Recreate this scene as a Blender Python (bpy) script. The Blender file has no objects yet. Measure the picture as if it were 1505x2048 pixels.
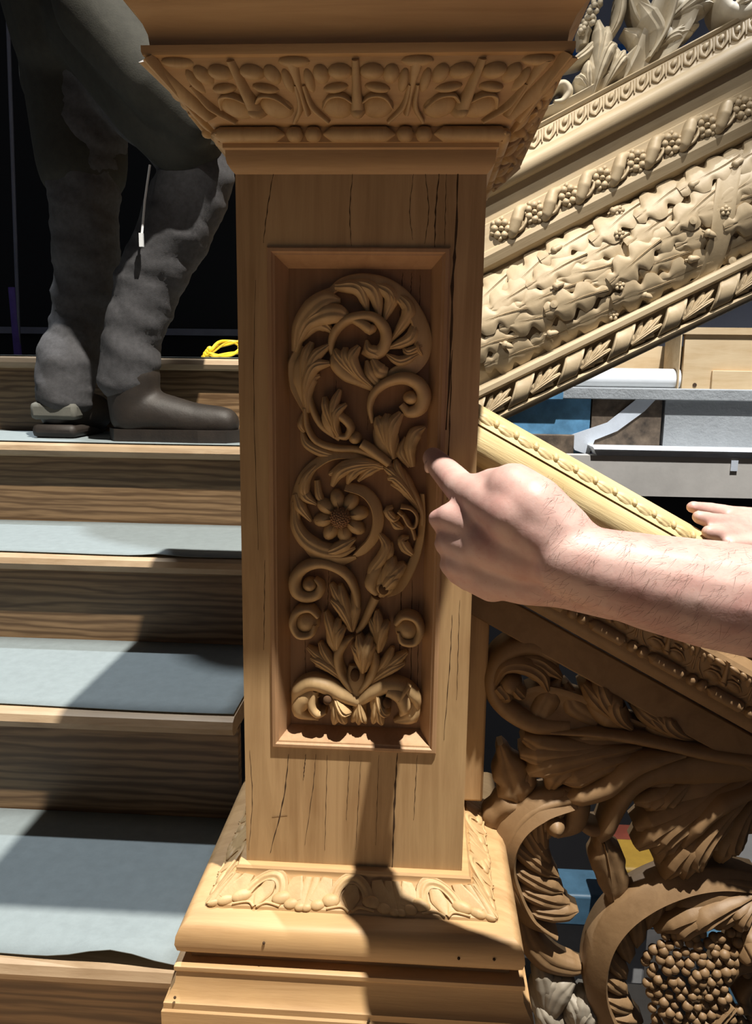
import bpy, bmesh, math, random
import numpy as np
from mathutils import Vector, Matrix
random.seed(7)
scene = bpy.context.scene
COL = scene.collection
PI = math.pi

# ------------------------------------------------------------------ camera
CAM = np.array([0.0658, -0.7933, 0.6738]); YAW, PIT, ROL, FPX = -0.05805, 0.17582, 0.01382, 1581.4
CX, CY = 752.5, 1024.0
_d = np.array([math.sin(YAW)*math.cos(PIT), math.cos(YAW)*math.cos(PIT), -math.sin(PIT)])
_r = np.array([math.cos(YAW), -math.sin(YAW), 0.0]); _u = np.cross(_r, _d)
_c, _s = math.cos(ROL), math.sin(ROL)
CR, CU, CD = _c*_r+_s*_u, -_s*_r+_c*_u, _d
cam_data = bpy.data.cameras.new('camera'); cam = bpy.data.objects.new('camera', cam_data); COL.objects.link(cam)
cam_data.sensor_fit = 'VERTICAL'; cam_data.sensor_height = 24.0; cam_data.lens = FPX*24.0/2048.0
cam_data.clip_start = 0.02; cam_data.clip_end = 60
cam.matrix_world = Matrix(((CR[0], CU[0], -CD[0], CAM[0]), (CR[1], CU[1], -CD[1], CAM[1]), (CR[2], CU[2], -CD[2], CAM[2]), (0, 0, 0, 1)))
scene.camera = cam

# ------------------------------------------------------------------ light and exposure
scene.view_settings.view_transform = 'Standard'; scene.view_settings.look = 'None'
scene.view_settings.gamma = 1.0; scene.view_settings.use_curve_mapping = False
scene.view_settings.exposure = 0.0
world = bpy.data.worlds.new('world'); scene.world = world; world.use_nodes = True
world.node_tree.nodes['Background'].inputs[0].default_value = (0.80, 0.86, 1.0, 1)
world.node_tree.nodes['Background'].inputs[1].default_value = 0.052

def spot(name, at_, to, watts, color, size_deg, blend, radius):
    l = bpy.data.lights.new(name, 'SPOT'); l.energy = watts; l.color = color
    l.spot_size = math.radians(size_deg); l.spot_blend = blend; l.shadow_soft_size = radius
    o = bpy.data.objects.new(name, l); COL.objects.link(o); o.location = at_
    o.rotation_euler = (Vector(to)-Vector(at_)).to_track_quat('-Z', 'Y').to_euler()
    return o
LDIR = Vector((-0.19, 0.20, -1.0))
KEY_T = Vector((0.05, 0.0, 0.3))
spot('ceiling_spotlight', KEY_T-LDIR*4.5, KEY_T+Vector((-.05, .30, 0)), 2250, (1.0, 0.93, 0.82), 42, 0.5, 0.035)      # over the landing
spot('ceiling_spotlight', (-1.3, -1.6, 2.7), (0.58, 1.3, 1.02), 165, (1.0, 0.95, 0.86), 30, 0.4, 0.03)                       # on the upper flight
spot('ceiling_spotlight', (1.3, 0.9, 3.9), (0.85, 2.4, 0.55), 1150, (0.95, 0.97, 1.0), 36, 0.5, 0.04)                          # added lamp, unseen, to brighten the workbench
spot('ceiling_spotlight', (-1.3, 1.25, 4.2), (-.55, .35, 0.1), 560, (0.93, 0.97, 1.0), 34, 0.6, 0.06)                         # over the stairs

# ------------------------------------------------------------------ helpers
def ray(px, py): return CD+(px-CX)/FPX*CR-(py-CY)/FPX*CU
def at(px, py, y):                       # the point of the vertical plane at depth y that the photo shows at (px, py)
    v = ray(px, py); return CAM+(y-CAM[1])/v[1]*v
def at_z(px, py, z):
    v = ray(px, py); return CAM+(z-CAM[2])/v[2]*v
def tag(o, label=None, cat=None, group=None, kind=None):
    if label: o['label'] = label
    if cat: o['category'] = cat
    if group: o['group'] = group
    if kind: o['kind'] = kind
    return o
def empty(name, loc, label, cat, group=None):
    o = bpy.data.objects.new(name, None); COL.objects.link(o); o.location = loc; o.empty_display_size = .05
    return tag(o, label, cat, group)
def origin_of(o):
    v = Vector(o.location)
    while o.parent: o = o.parent; v = v+Vector(o.location)
    return v

class MB:
    def __init__(s): s.v = []; s.f = []
    def add(s, vs, fs):
        b = len(s.v); s.v += [tuple(map(float, p)) for p in vs]; s.f += [tuple(b+i for i in f) for f in fs]
    def box(s, a, b):
        (x0, y0, z0), (x1, y1, z1) = a, b
        s.add([(x0, y0, z0), (x1, y0, z0), (x1, y1, z0), (x0, y1, z0), (x0, y0, z1), (x1, y0, z1), (x1, y1, z1), (x0, y1, z1)],
              [(0, 3, 2, 1), (4, 5, 6, 7), (0, 1, 5, 4), (1, 2, 6, 5), (2, 3, 7, 6), (3, 0, 4, 7)])
    def grid(s, rows, close_u=False, caps=False):
        n, m = len(rows), len(rows[0]); b = len(s.v)
        for r in rows: s.v += [tuple(map(float, p)) for p in r]
        for i in range(n-1):
            for j in range(m if close_u else m-1):
                k = (j+1) % m
                s.f.append((b+i*m+j, b+i*m+k, b+(i+1)*m+k, b+(i+1)*m+j))
        if caps:
            s.f.append(tuple(b+j for j in reversed(range(m)))); s.f.append(tuple(b+(n-1)*m+j for j in range(m)))
    def tube(s, pts, rad, n=10, caps=True):
        pts = [Vector(p) for p in pts]; N = len(pts)
        rad = rad if isinstance(rad, (list, tuple)) else [rad]*N
        rows = []; up = Vector((0.13, 0.31, 0.94))
        for i, p in enumerate(pts):
            t = (pts[min(i+1, N-1)]-pts[max(i-1, 0)]).normalized()
            a = t.cross(up)
            if a.length < .05: a = t.cross(Vector((1, 0, 0)))
            a.normalize(); c = a.cross(t); up = c
            rows.append([p+a*(rad[i]*math.cos(2*PI*k/n))+c*(rad[i]*math.sin(2*PI*k/n)) for k in range(n)])
        s.grid(rows, True, caps)
    def ball(s, c, r, n=10, m=7, sc=(1, 1, 1)):
        rows = []
        for i in range(m+1):
            a = PI*(i/m) if 0 < i < m else (1e-3 if i == 0 else PI-1e-3)
            rows.append([(c[0]+sc[0]*r*math.sin(a)*math.cos(2*PI*k/n), c[1]+sc[1]*r*math.sin(a)*math.sin(2*PI*k/n), c[2]+sc[2]*r*math.cos(a)) for k in range(n)])
        s.grid(rows, True)
    def prism(s, poly, axis_off):        # polygon of 3-D points pushed along a vector
        n = len(poly); q = [tuple(np.array(p)+np.array(axis_off)) for p in poly]
        s.add(list(poly)+q, [tuple(range(n)), tuple(reversed(range(n, 2*n)))]+[(i, i+n, (i+1) % n+n, (i+1) % n) for i in range(n)])
    def build(s, name, mat, parent=None, smooth=True, angle=40, bevel=0):
        me = bpy.data.meshes.new(name)
        off = origin_of(parent) if parent else Vector((0, 0, 0))
        me.from_pydata([(p[0]-off[0], p[1]-off[1], p[2]-off[2]) for p in s.v], [], s.f)
        bm = bmesh.new(); bm.from_mesh(me); bmesh.ops.recalc_face_normals(bm, faces=bm.faces[:]); bm.to_mesh(me); bm.free()
        me.materials.append(mat)
        if smooth:
            me.shade_smooth()
            try: me.set_sharp_from_angle(angle=math.radians(angle))
            except Exception: pass
        o = bpy.data.objects.new(name, me); COL.objects.link(o)
        if parent: o.parent = parent
        if bevel:
            b = o.modifiers.new('bevel', 'BEVEL'); b.width = bevel; b.segments = 2; b.limit_method = 'ANGLE'; b.angle_limit = math.radians(35)
        return o

def catmull(pts, n):
    P = np.array(pts, float)
    if len(P) == 2: return np.array([P[0]+(P[1]-P[0])*t for t in np.linspace(0, 1, n)])
    P = np.vstack([2*P[0]-P[1], P, 2*P[-1]-P[-2]]); k = len(P)-3; out = []
    for t in np.linspace(0, k-1e-9, n):
        i = int(t); f = t-i; a, b, c, d = P[i:i+4]
        out.append(.5*((2*b)+(c-a)*f+(2*a-5*b+4*c-d)*f*f+(3*b-a-3*c+d)*f**3))
    return np.array(out)
def lerp(vals, s):
    if not isinstance(vals, (list, tuple)): return vals
    x = s*(len(vals)-1); i = min(int(x), len(vals)-2); return vals[i]+(vals[i+1]-vals[i])*(x-i)

# carved relief: a strip along a path (u, v) of a surface P(u, v, h)
PROF = {
 'round': lambda t: .42+.58*math.sqrt(max(0, 1-t*t)),
 'leaf': lambda t: .60+.40*(1-abs(t)**2.2)-.15*math.exp(-((t-.1)/.17)**2),
 'hollow': lambda t: .45+.55*abs(t)**1.6 if abs(t) < .9 else 1-(abs(t)-.9)*2.0,
 'tilt': lambda t: (.40+.60*((t+1)/2)**.8) if t < .88 else 1-(t-.88)*1.6,
 'tiltr': lambda t: (.40+.60*((1-t)/2)**.8) if t > -.88 else 1-(-t-.88)*1.6,
 'oak': lambda t: .55+.45*(1-t*t)-.16*math.exp(-(t/.14)**2),
 'twin': lambda t: .45+.55*abs(math.cos(t*PI*.98))-.1*abs(t)**3*3,
}
def strip(mb, P, path, w, h, base=0.0, skirt=-.004, prof='round', n=None, m=11, ph=0, lob=0, nl=4):
    L = catmull(path, 60); seg = np.linalg.norm(np.diff(L, axis=0), axis=1).sum()
    n = n or max(10, min(60, int(seg/.0028)))
    C = catmull(path, n); T = np.gradient(C, axis=0); T /= np.linalg.norm(T, axis=1)[:, None]+1e-12
    pf = PROF[prof]; rows = []
    for i in range(n):
        s = i/(n-1); ww = lerp(w, s); hh = lerp(h, s); nrm = np.array([-T[i][1], T[i][0]])
        if lob: ww *= 1-lob*(.5-.5*math.cos(2*PI*nl*s+ph))**2.2
        row = []
        q = C[i]-nrm*ww; row.append(P(q[0], q[1], skirt))
        for j in range(m):
            t = -1+2*j/(m-1); q = C[i]+nrm*ww*t
            row.append(P(q[0], q[1], base+hh*pf(t)))
        q = C[i]+nrm*ww; row.append(P(q[0], q[1], skirt))
        rows.append(row)
    mb.grid(rows, True, True)
def dome(mb, P, c, ru, rv, h, base=0.0, skirt=-.004, rot=0, n=14, m=5):
    rows = []; ca, sa = math.cos(rot), math.sin(rot)
    for i in range(m+1):
        a = (i/m)*PI/2; k = math.cos(a) if i < m else .02; z = base+h*math.sin(a)
        rows.append([P(c[0]+ca*ru*k*math.cos(b)-sa*rv*k*math.sin(b), c[1]+sa*ru*k*math.cos(b)+ca*rv*k*math.sin(b), z if i else skirt) for b in [2*PI*q/n for q in range(n)]])
        if i == 0: rows.append([P(c[0]+ca*ru*math.cos(b)-sa*rv*math.sin(b), c[1]+sa*ru*math.cos(b)+ca*rv*math.sin(b), base) for b in [2*PI*q/n for q in range(n)]])
    mb.grid(rows, True, True)
LW = [.3, .6, .92, 1.08, .95, .42]; LH = [.4, .75, .95, 1.05, .95, .5]
def frond(mb, P, base, tips, w, h, mid=None, b=0.0, skirt=-.004, body=True):
    B = np.array(base, float); tips = [np.array(t, float) for t in tips]; M = sum(tips)/len(tips)
    K = np.array(mid, float) if mid is not None else B+(M-B)*.45
    if body and len(tips) > 1:
        strip(mb, P, [B, K, K+(M-K)*.75], [w*.4, w*1.0, w*1.0, w*.45], [h*.4, h*.8, h*.75, h*.5], b, skirt, 'round')
    for i, t in enumerate(tips):
        c = K+(M-K)*.15; d = t-c; path = [B, B+(c-B)*.6+(t-M)*.12, c+d*.35+(t-M)*.10, t]
        strip(mb, P, path, [w*k*.56 for k in LW], [h*k for k in LH], b+h*.10*((i*7) % 3), skirt, 'leaf')
def acanthus(mb, P, path, w, h, side, nl, reach, b=0.0, skirt=-.004, fwd=.55, tail=.15):
    C = catmull(path, 80); T = np.gradient(C, axis=0); T /= np.linalg.norm(T, axis=1)[:, None]+1e-12
    L = np.linalg.norm(np.diff(C, axis=0), axis=1).sum()
    for k in range(nl):
        for sd in ((side,) if side else (1, -1)):
            s = tail+(1-tail)*(k+.4)/nl; i = min(79, int(s*79)); n = np.array([-T[i][1], T[i][0]])*sd; t = T[i]
            i0 = max(0, i-int(79*.9*L and 79*.7*reach/L)); r = reach*(1-.35*abs(2*s-1))
            p0 = C[i0]; p1 = C[i]*.5+C[i0]*.5+n*r*.28; p2 = C[i]+n*r*.72+t*r*fwd*.3; p3 = C[i]+n*r+t*r*fwd
            strip(mb, P, [p0, p1, p2, p3], [w*.3, w*.7, w*.85, w*.7, w*.1], [h*.5, h*.85, h*.85, h*.65, h*.3], b, skirt, 'leaf')
    strip(mb, P, path, [w*.55, w*.6, w*.5, w*.25], [h*.9, h*1.1, h*1.05, h*.7], b, skirt, 'round')
def plane_y(y):
    return lambda u, v, h: (u, y-h, v)
def conv(scale, ox, oy, y):
    def f(*pts):
        out = []
        for (a, b_) in pts:
            p = at(ox+a/scale, oy+b_/scale, y); out.append((p[0], p[2]))
        return out
    return f

# ------------------------------------------------------------------ materials
def new_mat(name):
    m = bpy.data.materials.new(name); m.use_nodes = True; nt = m.node_tree
    return m, nt, nt.nodes['Principled BSDF']
def ramp(nt, fac, stops):
    r = nt.nodes.new('ShaderNodeValToRGB'); e = r.color_ramp.elements
    while len(e) < len(stops): e.new(.5)
    for i, (p, c) in enumerate(stops): e[i].position = p; e[i].color = (*c, 1)
    nt.links.new(fac, r.inputs[0]); return r.outputs[0]
def noise(nt, vec, scale, detail=4, rough=.6, dist=0):
    n = nt.nodes.new('ShaderNodeTexNoise'); n.inputs['Scale'].default_value = scale; n.inputs['Detail'].default_value = detail
    n.inputs['Roughness'].default_value = rough; n.inputs['Distortion'].default_value = dist
    nt.links.new(vec, n.inputs['Vector']); return n.outputs['Fac']
def mixc(nt, f, a, b, mode='MIX'):
    m = nt.nodes.new('ShaderNodeMix'); m.data_type = 'RGBA'; m.blend_type = mode
    if isinstance(f, float): m.inputs[0].default_value = f
    else: nt.links.new(f, m.inputs[0])
    for i, x in ((6, a), (7, b)):
        if isinstance(x, tuple): m.inputs[i].default_value = (*x, 1)
        else: nt.links.new(x, m.inputs[i])
    return m.outputs[2]
def bump(nt, fac, b, strength, dist=.002):
    n = nt.nodes.new('ShaderNodeBump'); n.inputs['Strength'].default_value = strength; n.inputs['Distance'].default_value = dist
    nt.links.new(fac, n.inputs['Height']); nt.links.new(n.outputs[0], b.inputs['Normal'])
def wood(name, light, dark, grain=(60, 60, 4), rot=(0, 0, 0), rough=.55, contrast=1.0, wear=None, bstr=.25):
    m, nt, b = new_mat(name); tc = nt.nodes.new('ShaderNodeTexCoord'); mp0 = nt.nodes.new('ShaderNodeMapping'); mp = nt.nodes.new('ShaderNodeMapping')
    mp0.inputs['Rotation'].default_value = rot; mp.inputs['Scale'].default_value = grain
    nt.links.new(tc.outputs['Object'], mp0.inputs[0]); nt.links.new(mp0.outputs[0], mp.inputs[0])
    g = noise(nt, mp.outputs[0], 1.0, 5, .65, .6)
    lo = .5-.22/contrast; hi = .5+.2/contrast
    c = ramp(nt, g, [(lo, dark), (.5, tuple((a*.55+d*.45) for a, d in zip(light, dark))), (hi, light)])
    p = noise(nt, tc.outputs['Object'], 7.0, 3, .6)
    c = mixc(nt, ramp(nt, p, [(.35, (0, 0, 0)), (.7, (1, 1, 1))]), c, mixc(nt, .5, c, wear or tuple(x*1.1 for x in light)))
    nt.links.new(c, b.inputs['Base Color']); b.inputs['Roughness'].default_value = rough
    f = noise(nt, mp.outputs[0], 3.0, 4, .7); bump(nt, f, b, bstr, .0012)
    return m
def plain(name, col, rough=.7, var=.15, scale=20, bstr=.1, metal=0, bd=.002):
    m, nt, b = new_mat(name); tc = nt.nodes.new('ShaderNodeTexCoord')
    g = noise(nt, tc.outputs['Object'], scale, 5, .65)
    c = ramp(nt, g, [(.3, tuple(x*(1-var) for x in col)), (.7, tuple(min(1, x*(1+var)) for x in col))])
    nt.links.new(c, b.inputs['Base Color']); b.inputs['Roughness'].default_value = rough; b.inputs['Metallic'].default_value = metal
    if bstr: bump(nt, noise(nt, tc.outputs['Object'], scale*6, 4, .7), b, bstr, bd)
    return m
SL = math.atan(.51); SL2 = math.atan(.54)
PINE = wood('aged_pine', (.50, .325, .165), (.31, .18, .078), (70, 70, 4), contrast=1.2, wear=(.54, .38, .19))
PINEH = wood('aged_pine_across', (.53, .345, .175), (.35, .205, .09), (4, 60, 60), wear=(.57, .36, .16))
CARVE = wood('carved_pine', (.53, .365, .185), (.38, .24, .11), (70, 70, 9), contrast=.9)
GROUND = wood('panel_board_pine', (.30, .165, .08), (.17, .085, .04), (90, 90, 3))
PANELM = wood('reddish_pine', (.44, .27, .145), (.30, .165, .08), (70, 70, 5))
LIME = wood('raw_limewood', (.46, .37, .245), (.33, .255, .155), (5, 60, 60), rot=(0, SL, 0), contrast=.9, wear=(.49, .41, .285))
LIMEC = wood('carved_limewood', (.44, .355, .235), (.32, .245, .15), (30, 30, 30), contrast=.8)
GREYL = wood('bleached_limewood', (.60, .54, .42), (.42, .35, .25), (20, 20, 20), contrast=.8)
DARKL = wood('darker_limewood', (.30, .27, .22), (.20, .17, .13), (20, 20, 20), contrast=.8)  # darker copy of the bleached limewood, for the lowest leaf
RAILM = wood('worn_rail_pine', (.66, .52, .27), (.44, .31, .13), (4, 70, 70), rot=(0, -SL2, 0), contrast=1.5, wear=(.70, .62, .40), bstr=.9)
LOWC = wood('shaded_balustrade_pine', (.245, .155, .078), (.15, .088, .04), (30, 30, 30), contrast=.8)  # pine darkened so the lower balustrade carries its shade in the colour
def oak(name, light, dark):
    m, nt, b = new_mat(name); tc = nt.nodes.new('ShaderNodeTexCoord'); mp = nt.nodes.new('ShaderNodeMapping'); mp.inputs['Scale'].default_value = (1.6, 8, 14)
    nt.links.new(tc.outputs['Object'], mp.inputs[0]); w = nt.nodes.new('ShaderNodeTexWave'); w.wave_type = 'BANDS'; w.bands_direction = 'Z'
    for k, v in (('Scale', 1.5), ('Distortion', 9.0), ('Detail', 3.0), ('Detail Scale', 1.1), ('Detail Roughness', .6)): w.inputs[k].default_value = v
    nt.links.new(mp.outputs[0], w.inputs['Vector']); c = ramp(nt, w.outputs['Fac'], [(.02, dark), (.30, tuple((x+y)/2 for x, y in zip(light, dark))), (.75, light)])
    mp2 = nt.nodes.new('ShaderNodeMapping'); mp2.inputs['Scale'].default_value = (5, 90, 120); nt.links.new(tc.outputs['Object'], mp2.inputs[0])
    f = noise(nt, mp2.outputs[0], 1.0, 4, .7); c = mixc(nt, ramp(nt, f, [(.45, (0, 0, 0)), (.65, (.75, .75, .75))]), c, dark)
    nt.links.new(c, b.inputs['Base Color']); b.inputs['Roughness'].default_value = .5; bump(nt, f, b, .2, .001); return m
OAKR = oak('oak_riser', (.25, .155, .078), (.105, .058, .026))
OAKT = wood('oak_nosing', (.42, .31, .20), (.27, .18, .10), (9, 60, 60), contrast=1.1)
CRACK = plain('dark_crack', (.05, .025, .01), .9, .2, 30, 0)
MAT = plain('grey_felt_paper', (.20, .24, .255), .85, .07, 60, .15)
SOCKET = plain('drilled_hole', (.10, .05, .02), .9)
BLACKW = plain('black_curtain_wall', (.006, .006, .008), .6, .2, 3, 0)
DARKF = plain('dark_floor', (.03, .028, .027), .7)
TROUS = plain('grey_trouser_cloth', (.055, .055, .06), .9, .25, 90, .3)
JACK = plain('dark_green_jacket_cloth', (.022, .022, .017), .85, .25, 60, .3)
BOOT = plain('brown_boot_leather', (.018, .013, .010), .6, .3, 30, .2)
SOLE = plain('grey_boot_sole', (.11, .11, .095), .8)
YELL = plain('yellow_cord_sheath', (.85, .55, .02), .5, .1)
PURP = plain('purple_tape', (.22, .13, .55), .5)
POLEM = plain('dark_pole_metal', (.28, .28, .34), .35, .1, 20, 0, .3)
WHITEP = plain('white_paint', (.68, .71, .74), .5, .08, 14, .3)
WHITER = plain('white_roll', (.85, .86, .86), .6, .03, 14, .1)
GREYP = plain('grey_plaster', (.36, .37, .365), .8, .12, 9, .6, 0, .006)
GREYB = plain('grey_beam_paint', (.58, .53, .46), .8, .12, 5, .2)
RUST = plain('charred_brown_board', (.12, .085, .055), .8, .75, 16, .5)
BLUEP = plain('blue_board', (.13, .32, .50), .5, .4, 8, .2)
BWALL = plain('blue_grey_wall', (.46, .50, .64), .8, .1, 2, 0)
BSTR = plain('bright_blue_stripe', (.06, .30, 1.0), .6, .1, 4, 0)
CRATE = wood('new_pine_board', (.66, .50, .30), (.50, .33, .16), (3, 30, 30), contrast=1.0)
REDB = plain('red_band', (.11, .022, .012), .6); YELB = plain('yellow_band', (.24, .15, .02), .6); BLUED = plain('dull_blue', (.05, .12, .20), .5, .3, 8, .2)
GREYC = plain('grey_dust_sheet', (.30, .31, .33), .8, .15, 6, .3)
SHIRT = plain('navy_shirt', (.02, .03, .07), .9)
def skin_mat():
    m, nt, b = new_mat('skin'); tc = nt.nodes.new('ShaderNodeTexCoord')
    a = noise(nt, tc.outputs['Object'], 28, 4, .6); f = noise(nt, tc.outputs['Object'], 300, 3, .6)
    c = ramp(nt, a, [(.3, (.48, .265, .24)), (.5, (.55, .35, .315)), (.72, (.59, .41, .37))])
    c = mixc(nt, ramp(nt, f, [(.62, (0, 0, 0)), (.78, (.55, .55, .55))]), c, (.42, .20, .14))
    nt.links.new(c, b.inputs['Base Color']); b.inputs['Roughness'].default_value = .5
    b.inputs['Subsurface Weight'].default_value = .08; b.inputs['Subsurface Radius'].default_value = (.012, .004, .002); b.inputs['Subsurface Scale'].default_value = .4
    bump(nt, f, b, .25, .0006); return m
SKIN = skin_mat(); HAIR = plain('dark_hair', (.06, .03, .018), .6, .1, 20, 0); NAIL = plain('fingernail', (.72, .50, .43), .3, .05, 20, 0)

# ------------------------------------------------------------------ setting
def struct(name, mb, mat, **k):
    o = mb.build(name, mat, None, **k); o['kind'] = 'structure'; return o
m = MB(); m.box((-3.2, -2.4, -1.75), (4.5, 4.6, -1.65)); struct('floor', m, DARKF)
m = MB(); m.box((-3.2, 2.3, -1.65), (.32, 2.4, 3.6)); struct('wall_left', m, BLACKW)
m = MB(); m.box((.32, 4.3, -1.65), (4.5, 4.4, 3.8)); struct('wall_back', m, BWALL)
m = MB(); m.box((.4, 4.285, at(1200, 125, 4.28)[2]), (3.4, 4.3, at(1200, 88, 4.28)[2])); struct('trim_1', m, BSTR)
m = MB(); m.box((-1.9, 2.27, at(80, 668, 2.3)[2]), (.0, 2.3, at(80, 655, 2.3)[2])); struct('trim_2', m, POLEM)

# ------------------------------------------------------------------ staircase going up at the left
YA, TT = -.0185, .278
NPX = [(0, 1926), (0, 1424), (0, 1111), (0, 886), (0, 712)]
SZ = []
for k, q in enumerate(NPX): SZ.append(at(q[0], q[1], YA+k*TT)[2])
stair = empty('staircase', (-.8, .5, -.174), 'broad oak staircase climbing away at left of the carved post', 'staircase')
XL, XR = -1.75, -.1985
m = MB(); m.box((XL, -1.9, -.20), (.30, YA+.03, -.1745)); m.build('landing', OAKT, stair)
for k in range(5):
    y0 = YA+k*TT; z = SZ[k]; yb = y0+TT+.032 if k < 4 else 2.29
    m = MB(); r = .013; rows = []
    prof = [(yb, z-.028), (y0+.03, z-.028)]+[(y0+r-r*math.sin(a), z-r-r*math.cos(a)) for a in np.linspace(0, PI/2, 5)][0:0]
    prof += [(y0+.014, z-.028), (y0+.004, z-.024), (y0, z-.014), (y0+.004, z-.004), (y0+.014, z), (yb, z)]
    m.grid([[(x, p[0], p[1]) for p in prof] for x in (XL, XR)], True, True)
    m.build('tread' if k < 4 else 'landing_floor', OAKT, stair)
    zl = SZ[k-1] if k else -.174
    m = MB(); m.box((XL, y0+.032, zl-.03), (XR, y0+.052, z-.0265)); m.build('riser', OAKR, stair)
# grey protective covering, one sheet per tread
names = ['lowest step', 'second step up', 'third step up', 'step under the climbing person', 'top landing']
for k in range(5):
    y0 = YA+k*TT; z = SZ[k]; ya = y0+(.02 if k < 3 else .022); yb = y0+TT+.030 if k < 4 else 2.25
    if k == 0: ya = y0+.010
    m = MB(); N = 60; rows = []
    for i in range(N+1):
        x = XL+.02+(XR-XL-.022)*i/N; row = []
        for j in range(9):
            t = j/8; y = ya+(yb-ya)*t
            lift = .003
            if k == 0: lift += .016*math.exp(-((x+.275)/.05)**2)*max(0, 1-t*4.)**1.5
            if k == 2: lift += .004*math.exp(-((x+.40)/.03)**2)*max(0, 1-t*5)
            row.append((x, y+.004*math.sin(9*x+k)*(1-t), z+lift))
        rows.append(row)
    m.grid(rows); o = m.build('protective_sheet', MAT)
    s = o.modifiers.new('thickness', 'SOLIDIFY'); s.thickness = .0012; s.offset = 0
    tag(o, 'grey protective paper sheet laid on the '+names[k]+' of the staircase', 'floor covering', 'protective sheets on the stairs')

# ------------------------------------------------------------------ carved newel post
post = empty('newel_post', (0, .12, -.174), 'square carved pine newel post with flared capital and scrolling leaf panel', 'newel post')
def square_loft(mb, prof, cap=True):
    rows = [[(-.12-o, -o, z), (.12+o, -o, z), (.12+o, .24+o, z), (-.12-o, .24+o, z)] for o, z in prof]
    mb.grid(rows, True, cap)
PX0, PX1, PZ0, PZ1 = -.0902, .0878, .2713, .7917
# shaft with an opening for the panel
m = MB(); zb, zt = .125, .875
xs = [-.12, PX0, PX1, .12]; zs = [zb, PZ0, PZ1, zt]
for i in range(3):
    for j in range(3):
        if i == 1 and j == 1: continue
        m.add([(xs[i], 0, zs[j]), (xs[i+1], 0, zs[j]), (xs[i+1], 0, zs[j+1]), (xs[i], 0, zs[j+1])], [(0, 1, 2, 3)])
m.add([(-.12, 0, zb), (-.12, .24, zb), (-.12, .24, zt), (-.12, 0, zt)], [(0, 1, 2, 3)])
m.add([(.12, 0, zb), (.12, .24, zb), (.12, .24, zt), (.12, 0, zt)], [(0, 1, 2, 3)])
m.add([(-.12, .24, zb), (.12, .24, zb), (.12, .24, zt), (-.12, .24, zt)], [(0, 1, 2, 3)])
m.add([(PX0, 0, PZ0), (PX1, 0, PZ0), (PX1, 0, PZ1), (PX0, 0, PZ1), (PX0, .03, PZ0), (PX1, .03, PZ0), (PX1, .03, PZ1), (PX0, .03, PZ1)], [(0, 1, 5, 4), (1, 2, 6, 5), (2, 3, 7, 6), (3, 0, 4, 7)])
shaft = m.build('shaft', PINE, post, angle=30)
m = MB(); rows = []
for ins, y in [(0, .012), (0, -.0015), (.0015, -.003), (.0045, -.003), (.006, -.0005), (.0075, 0), (.0085, .003), (.0165, .017), (.0180, .0205), (.0185, .0215)]:
    rows.append([(PX0+ins, y, PZ0+ins), (PX1-ins, y, PZ0+ins), (PX1-ins, y, PZ1-ins), (PX0+ins, y, PZ1-ins)])
m.grid(rows, True); m.build('panel_moulding', PANELM, shaft, angle=25)
GY = .020
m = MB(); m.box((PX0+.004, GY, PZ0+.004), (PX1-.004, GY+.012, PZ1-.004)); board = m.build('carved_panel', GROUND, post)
# cracks and shakes in the old wood
def cracks(name, lines, parent, y, mat=CRACK):
    for pts, w in lines:
        P = [at(a, b, y) for a, b in pts]; C = catmull([(p[0], p[2]) for p in P], 18); rows = []; m = MB()
        for i, c in enumerate(C):
            ww = w*(math.sin(PI*min(1, (i+.6)/18.5))**.5)*.5*(1+.5*math.sin(i*2.3)); j = .00028*math.sin(i*1.7+c[0]*300)
            rows.append([(c[0]-ww+j, y-.00015, c[1]), (c[0]+j, y-.0004, c[1]), (c[0]+ww+j, y-.00015, c[1])])
        m.grid(rows); m.build(name, mat, parent)
cracks('crack', [([(706, 345), (700, 420), (703, 492)], .0007), ([(880, 335), (872, 420), (870, 495)], .0012), ([(850, 340), (858, 420), (850, 488)], .0006),
  ([(828, 345), (820, 420), (826, 480)], .0005), ([(893, 340), (890, 490)], .0005), ([(917, 332), (912, 480), (906, 560), (902, 700), (893, 860)], .0024), ([(548, 340), (535, 420), (527, 486)], .0008), ([(905, 700), (898, 900), (895, 1000)], .0012),
  ([(578, 1508), (567, 1600), (541, 1705)], .0012), ([(612, 1508), (607, 1560)], .0009), ([(632, 1508), (627, 1570), (610, 1690)], .0006), ([(795, 1506), (790, 1600), (785, 1738)], .0018),
  ([(700, 1510), (693, 1640)], .0005), ([(722, 1520), (712, 1700)], .0005), ([(545, 1633), (575, 1630)], .0012), ([(655, 1510), (650, 1700)], .0005), ([(905, 1230), (900, 1330), (888, 1480)], .0007), ([(511, 560), (508, 800), (517, 1100)], .0005),
  ([(920, 1200), (914, 1400)], .0005), ([(530, 1120), (528, 1300)], .0006), ([(835, 1510), (828, 1640)], .0006), ([(758, 1510), (752, 1690)], .0004), ([(500, 1500), (505, 1600), (498, 1700)], .0006)], shaft, 0.0)
cracks('crack', [([(806, 545), (800, 640)], .0008), ([(824, 545), (822, 600)], .0006), ([(841, 550), (838, 700)], .0006), ([(803, 1180), (800, 1330)], .0013), ([(825, 1160), (822, 1400)], .0008), ([(838, 1200), (835, 1400)], .0006),
  ([(658, 1140), (656, 1220)], .0006), ([(655, 1250), (650, 1330)], .0005), ([(673, 760), (671, 840)], .0005), ([(610, 1270), (612, 1360)], .0005), ([(740, 780), (735, 860)], .0004)], board, GY)

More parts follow.
